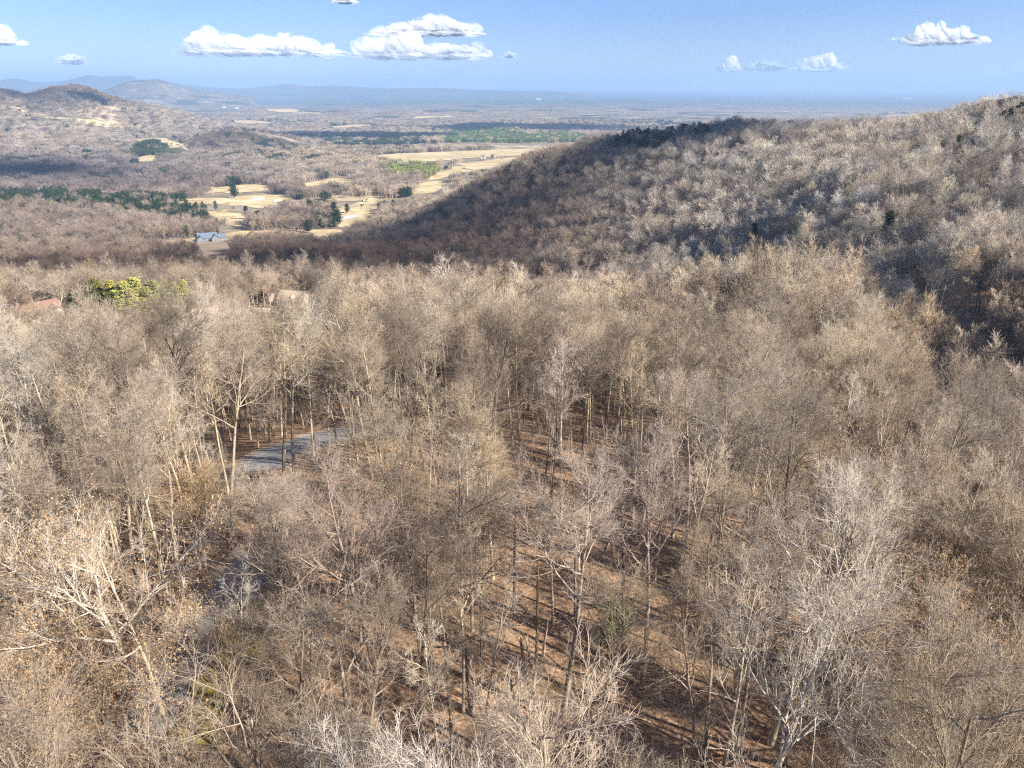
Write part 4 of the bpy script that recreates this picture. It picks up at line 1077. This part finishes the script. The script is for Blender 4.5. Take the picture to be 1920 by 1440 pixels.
# ------------------------------------------------------------------ clouds
def b_cloud(t, lo=.0, hi=.8, amax=.42, colr=(.97, .97, .98)):
    lw = N(t, 'ShaderNodeLayerWeight'); lw.inputs[0].default_value = .5
    n = noise(t, ob_coord(t), .0016, 6, .7)
    ad = N(t, 'ShaderNodeMath', operation='ADD'); t.links.new(lw.outputs['Facing'], ad.inputs[0])
    t.links.new(maprange(t, n, .3, .7, -.5, .5), ad.inputs[1])
    al = maprange(t, ad.outputs[0], lo, hi, amax, 0)
    # light scattered many times inside the droplets reaches the eye from the whole sunward side
    geo = N(t, 'ShaderNodeNewGeometry'); va = N(t, 'ShaderNodeVectorMath', operation='SCALE'); va.inputs['Scale'].default_value = .12; t.links.new(geo.outputs['Normal'], va.inputs[0])
    vb = N(t, 'ShaderNodeVectorMath', operation='ADD'); t.links.new(va.outputs[0], vb.inputs[0]); vb.inputs[1].default_value = tuple(.75 * v for v in sd)
    vc = N(t, 'ShaderNodeVectorMath', operation='NORMALIZE'); t.links.new(vb.outputs[0], vc.inputs[0])
    d = N(t, 'ShaderNodeBsdfDiffuse'); d.inputs[0].default_value = (*colr, 1); t.links.new(vc.outputs[0], d.inputs['Normal'])
    tl = N(t, 'ShaderNodeBsdfTranslucent'); tl.inputs[0].default_value = (*colr, 1)
    vn = N(t, 'ShaderNodeVectorMath', operation='SCALE'); vn.inputs['Scale'].default_value = -1; t.links.new(vc.outputs[0], vn.inputs[0]); t.links.new(vn.outputs[0], tl.inputs['Normal'])
    m0 = N(t, 'ShaderNodeMixShader'); m0.inputs[0].default_value = .5; t.links.new(d.outputs[0], m0.inputs[1]); t.links.new(tl.outputs[0], m0.inputs[2])
    tr = N(t, 'ShaderNodeBsdfTransparent'); m = N(t, 'ShaderNodeMixShader')
    t.links.new(al, m.inputs[0]); t.links.new(tr.outputs[0], m.inputs[1]); t.links.new(m0.outputs[0], m.inputs[2]); return m.outputs[0]
CLOUD = mat('cumulus', b_cloud); WISP = mat('thin_cloud', lambda t: b_cloud(t, .0, .7, .10)); GREYC = mat('grey_cloud', lambda t: b_cloud(t, .0, .8, .10, (.72, .76, .80)))
VEIL = mat('added_shade_cloud', lambda t: b_cloud(t, .05, 1.0, .17))
def sphere(n=20, m=28):
    th = np.linspace(.02, math.pi - .02, n); ph = np.arange(m) * 2 * math.pi / m
    V = np.stack([np.outer(np.sin(th), np.cos(ph)), np.outer(np.sin(th), np.sin(ph)), np.outer(np.cos(th), np.ones(m))], -1).reshape(-1, 3)
    i = np.arange(n * m).reshape(n, m); Q_ = np.stack([i[:-1], i[1:], np.roll(i[1:], -1, 1), np.roll(i[:-1], -1, 1)], -1).reshape(-1, 4)
    return V, Q_
SV, SQ = sphere()
def puffs(L, seed):
    r = np.random.default_rng(seed); parts = []
    for (cx, cy_, cz, rx, ry, rz) in L:
        V = SV.copy(); o_ = r.uniform(0, 100, 3)
        f = 1 + .2 * fbm(V[:, 0] * 1.7 + o_[0] + V[:, 2], V[:, 1] * 1.7 + o_[1] - V[:, 2] * .7, seed, 4)
        parts.append((V * f[:, None] * np.array([rx, ry, rz]) + np.array([cx, cy_, cz]), SQ))
    return join(parts)
def cloud(box, seed, D, m, label, n=14, flat=.35, profile=None, ramp_=1.0):
    """box = (px0, py0, px1, py1) outline the cloud fills; built D metres away at its real size"""
    x0, y0, x1, y1 = box; r = np.random.default_rng(seed)
    y0 = y0 - .25 * (y1 - y0); x0, x1 = x0 - .04 * (x1 - x0), x1 + .04 * (x1 - x0)
    a0, t0 = pixdir((x0 + x1) / 2, y1); _, t1 = pixdir((x0 + x1) / 2, y0)
    aL, _ = pixdir(x0, y0); aR, _ = pixdir(x1, y0)
    Wd = float(R(aR - aL)) * D; Hh = float(t1 - t0) * D; zb = float(t0) * D; az_ = R(float(a0))
    L = []
    for i in range(n):
        u_ = (i + r.uniform(.1, .9)) / n; env = profile(u_) if profile else (math.sin(math.pi * min(max(u_, .04), .96)) ** .6)
        hh = Hh * env * r.uniform(.75, 1.0); rz_ = hh * .5
        rx = Wd / n * r.uniform(1.2, 1.9)
        rx = min(rx, Wd * .3); xx = (u_ - .5) * (Wd - 1.6 * rx)
        L.append((xx, r.uniform(-.25, .25) * Wd * .4, rz_ * .95, rx, rx * 1.1, max(rz_, Hh * .12)))
        for _ in range(2): L.append((xx + r.normal(0, rx * .6), r.uniform(-.3, .3) * Wd * .3, hh * r.uniform(.25, .8), rx * .5, rx * .5, hh * r.uniform(.16, .26)))
        L.append((xx + r.normal(0, rx * .5), r.uniform(-.2, .2) * Wd * .4, Hh * .14, rx * 1.2, rx * 1.2, Hh * .15))
    V, Q_ = puffs(L, seed)
    o = mesh_obj('cloud', V, Q_, m, smooth=True); o.location = (D * math.sin(az_), D * math.cos(az_), zb); o.rotation_euler = (0, 0, -az_)
    o['label'] = label; o['category'] = 'cloud'; return o
cloud((345, 58, 640, 108), 1, 30000, CLOUD, 'long white cumulus cloud left of the largest one', 16, profile=lambda u: .55 + .45 * math.exp(-((u - .18) / .13) ** 2) + .3 * math.exp(-((u - .62) / .2) ** 2) - .35 * (u > .93))
cloud((670, 64, 910, 114), 2, 26000, CLOUD, 'largest white cumulus cloud, lower wide part of the pair', 14, profile=lambda u: .95 if u < .45 else .62)
cloud((705, 29, 905, 70), 3, 28000, CLOUD, 'white cumulus cloud resting just above the largest one', 11, profile=lambda u: .6 + .4 * math.exp(-((u - .6) / .22) ** 2))
cloud((1680, 42, 1845, 86), 4, 32000, CLOUD, 'white two humped cumulus cloud high on the right', 12, profile=lambda u: .4 + .6 * math.exp(-((u - .28) / .13) ** 2) + .5 * math.exp(-((u - .66) / .15) ** 2))
cloud((1480, 103, 1585, 136), 5, 50000, CLOUD, 'small domed white cloud above the right ridge', 9)
cloud((1345, 108, 1392, 136), 6, 50000, CLOUD, 'tiny white cloud with a ragged top right of centre', 6)
cloud((1390, 112, 1480, 134), 7, 52000, WISP, 'thin wisp between the tiny and the small domed cloud', 8)
cloud((1265, 146, 1345, 171), 8, 62000, CLOUD, 'faint low cloud just above the horizon right of centre', 7)
cloud((1160, 163, 1208, 178), 9, 60000, WISP, 'very small faint cloud sitting on the horizon', 5)
cloud((-40, 46, 46, 86), 10, 28000, CLOUD, 'white cloud cut by the left edge of the sky', 7)
cloud((103, 98, 172, 122), 11, 42000, WISP, 'faint small cloud above the left mountains', 7)
cloud((940, 94, 970, 110), 12, 45000, WISP, 'tiny faint puff right of the largest cloud', 4)
cloud((625, -12, 672, 8), 13, 26000, CLOUD, 'sliver of white cloud at the top edge of the sky', 5)
cloud((1560, 112, 2050, 172), 14, 70000, GREYC, 'long blue grey cloud bank above the right skyline', 22, profile=lambda u: .35 + .65 * u)
# unseen cloud puffs, added overhead to cast shade on valley, ridge and ravine
def overhead(spots, m=None, label='unseen cloud puffs added overhead to shade parts of the valley, ridge and ravine'):
    parts = []
    for i, (az_, D, rad, asp, rot) in enumerate(spots):
        x = D * math.sin(R(az_)); y = D * math.cos(R(az_)); hgt = 1300.
        off = (hgt + 170) / math.tan(R(SUN_EL)); cx = x + off * math.sin(R(SUN_AZ)); cy_ = y + off * math.cos(R(SUN_AZ))
        r = np.random.default_rng(60 + i); L = []
        for k_ in range(12 if m is None else 26):
            a_ = r.uniform(0, 6.28); q = math.sqrt(r.uniform(0, 1)) * .8
            px_, py_ = math.cos(a_) * q * rad * asp, math.sin(a_) * q * rad
            px_, py_ = px_ * math.cos(rot) - py_ * math.sin(rot), px_ * math.sin(rot) + py_ * math.cos(rot)
            s_ = rad * r.uniform(.35, .6); L.append((cx + px_, cy_ + py_, hgt + r.uniform(-20, 60), s_, s_, s_ * .35))
        parts.append(puffs(L, 70 + i))
    V, Q_ = join(parts); o = mesh_obj('added_shade_clouds', V, Q_, m or VEIL, smooth=True); o['kind'] = 'stuff'; o['label'] = label; o['category'] = 'clouds'
DENSE = mat('added_dense_cloud', lambda t: b_cloud(t, .05, 1.0, .6))  # for the denser unseen clouds added to darken the green hills
overhead([(-10, 3800, 330, 1.4, .1), (3.5, 4500, 400, 1.5, 0)], DENSE, 'unseen denser clouds added to shade the green hills in the valley')
overhead([(-5, 860, 190, 1.4, .5), (2, 830, 120, 1.5, .5), (-26, 640, 120, 1.9, 0.), (-12, 600, 100, 1.9, 0.), (-34, 2150, 330, 1.2, .3), (25, 262, 34, 1.3, 0), (31, 185, 32, 1.4, 0), (15, 330, 40, 1.8, 0),  (0, 4700, 300, 3.0, 0.), (-31, 4500, 300, 1.2, 0)])


# ------------------------------------------------------------------ haze
def b_haze():
    m = bpy.data.materials.new('haze_air'); m.use_nodes = True; t = m.node_tree; t.nodes.clear()
    o = t.nodes.new('ShaderNodeOutputMaterial'); v = N(t, 'ShaderNodeVolumePrincipled')
    v.inputs['Color'].default_value = (.42, .63, .90, 1); v.inputs['Density'].default_value = HAZE
    v.inputs['Anisotropy'].default_value = 0.0
    t.links.new(v.outputs[0], o.inputs['Volume']); return m
HAZE = 0.000082
V = np.array([(sx * 46000, yy, zz) for sx in (-1, 1) for yy in (-3000 - 43000, 46000) for zz in (-420, 370)], float)
Q = np.array([(0, 1, 3, 2), (4, 6, 7, 5), (0, 4, 5, 1), (2, 3, 7, 6), (0, 2, 6, 4), (1, 5, 7, 3)])
hz = mesh_obj('haze', V, Q, b_haze()); hz['kind'] = 'stuff'
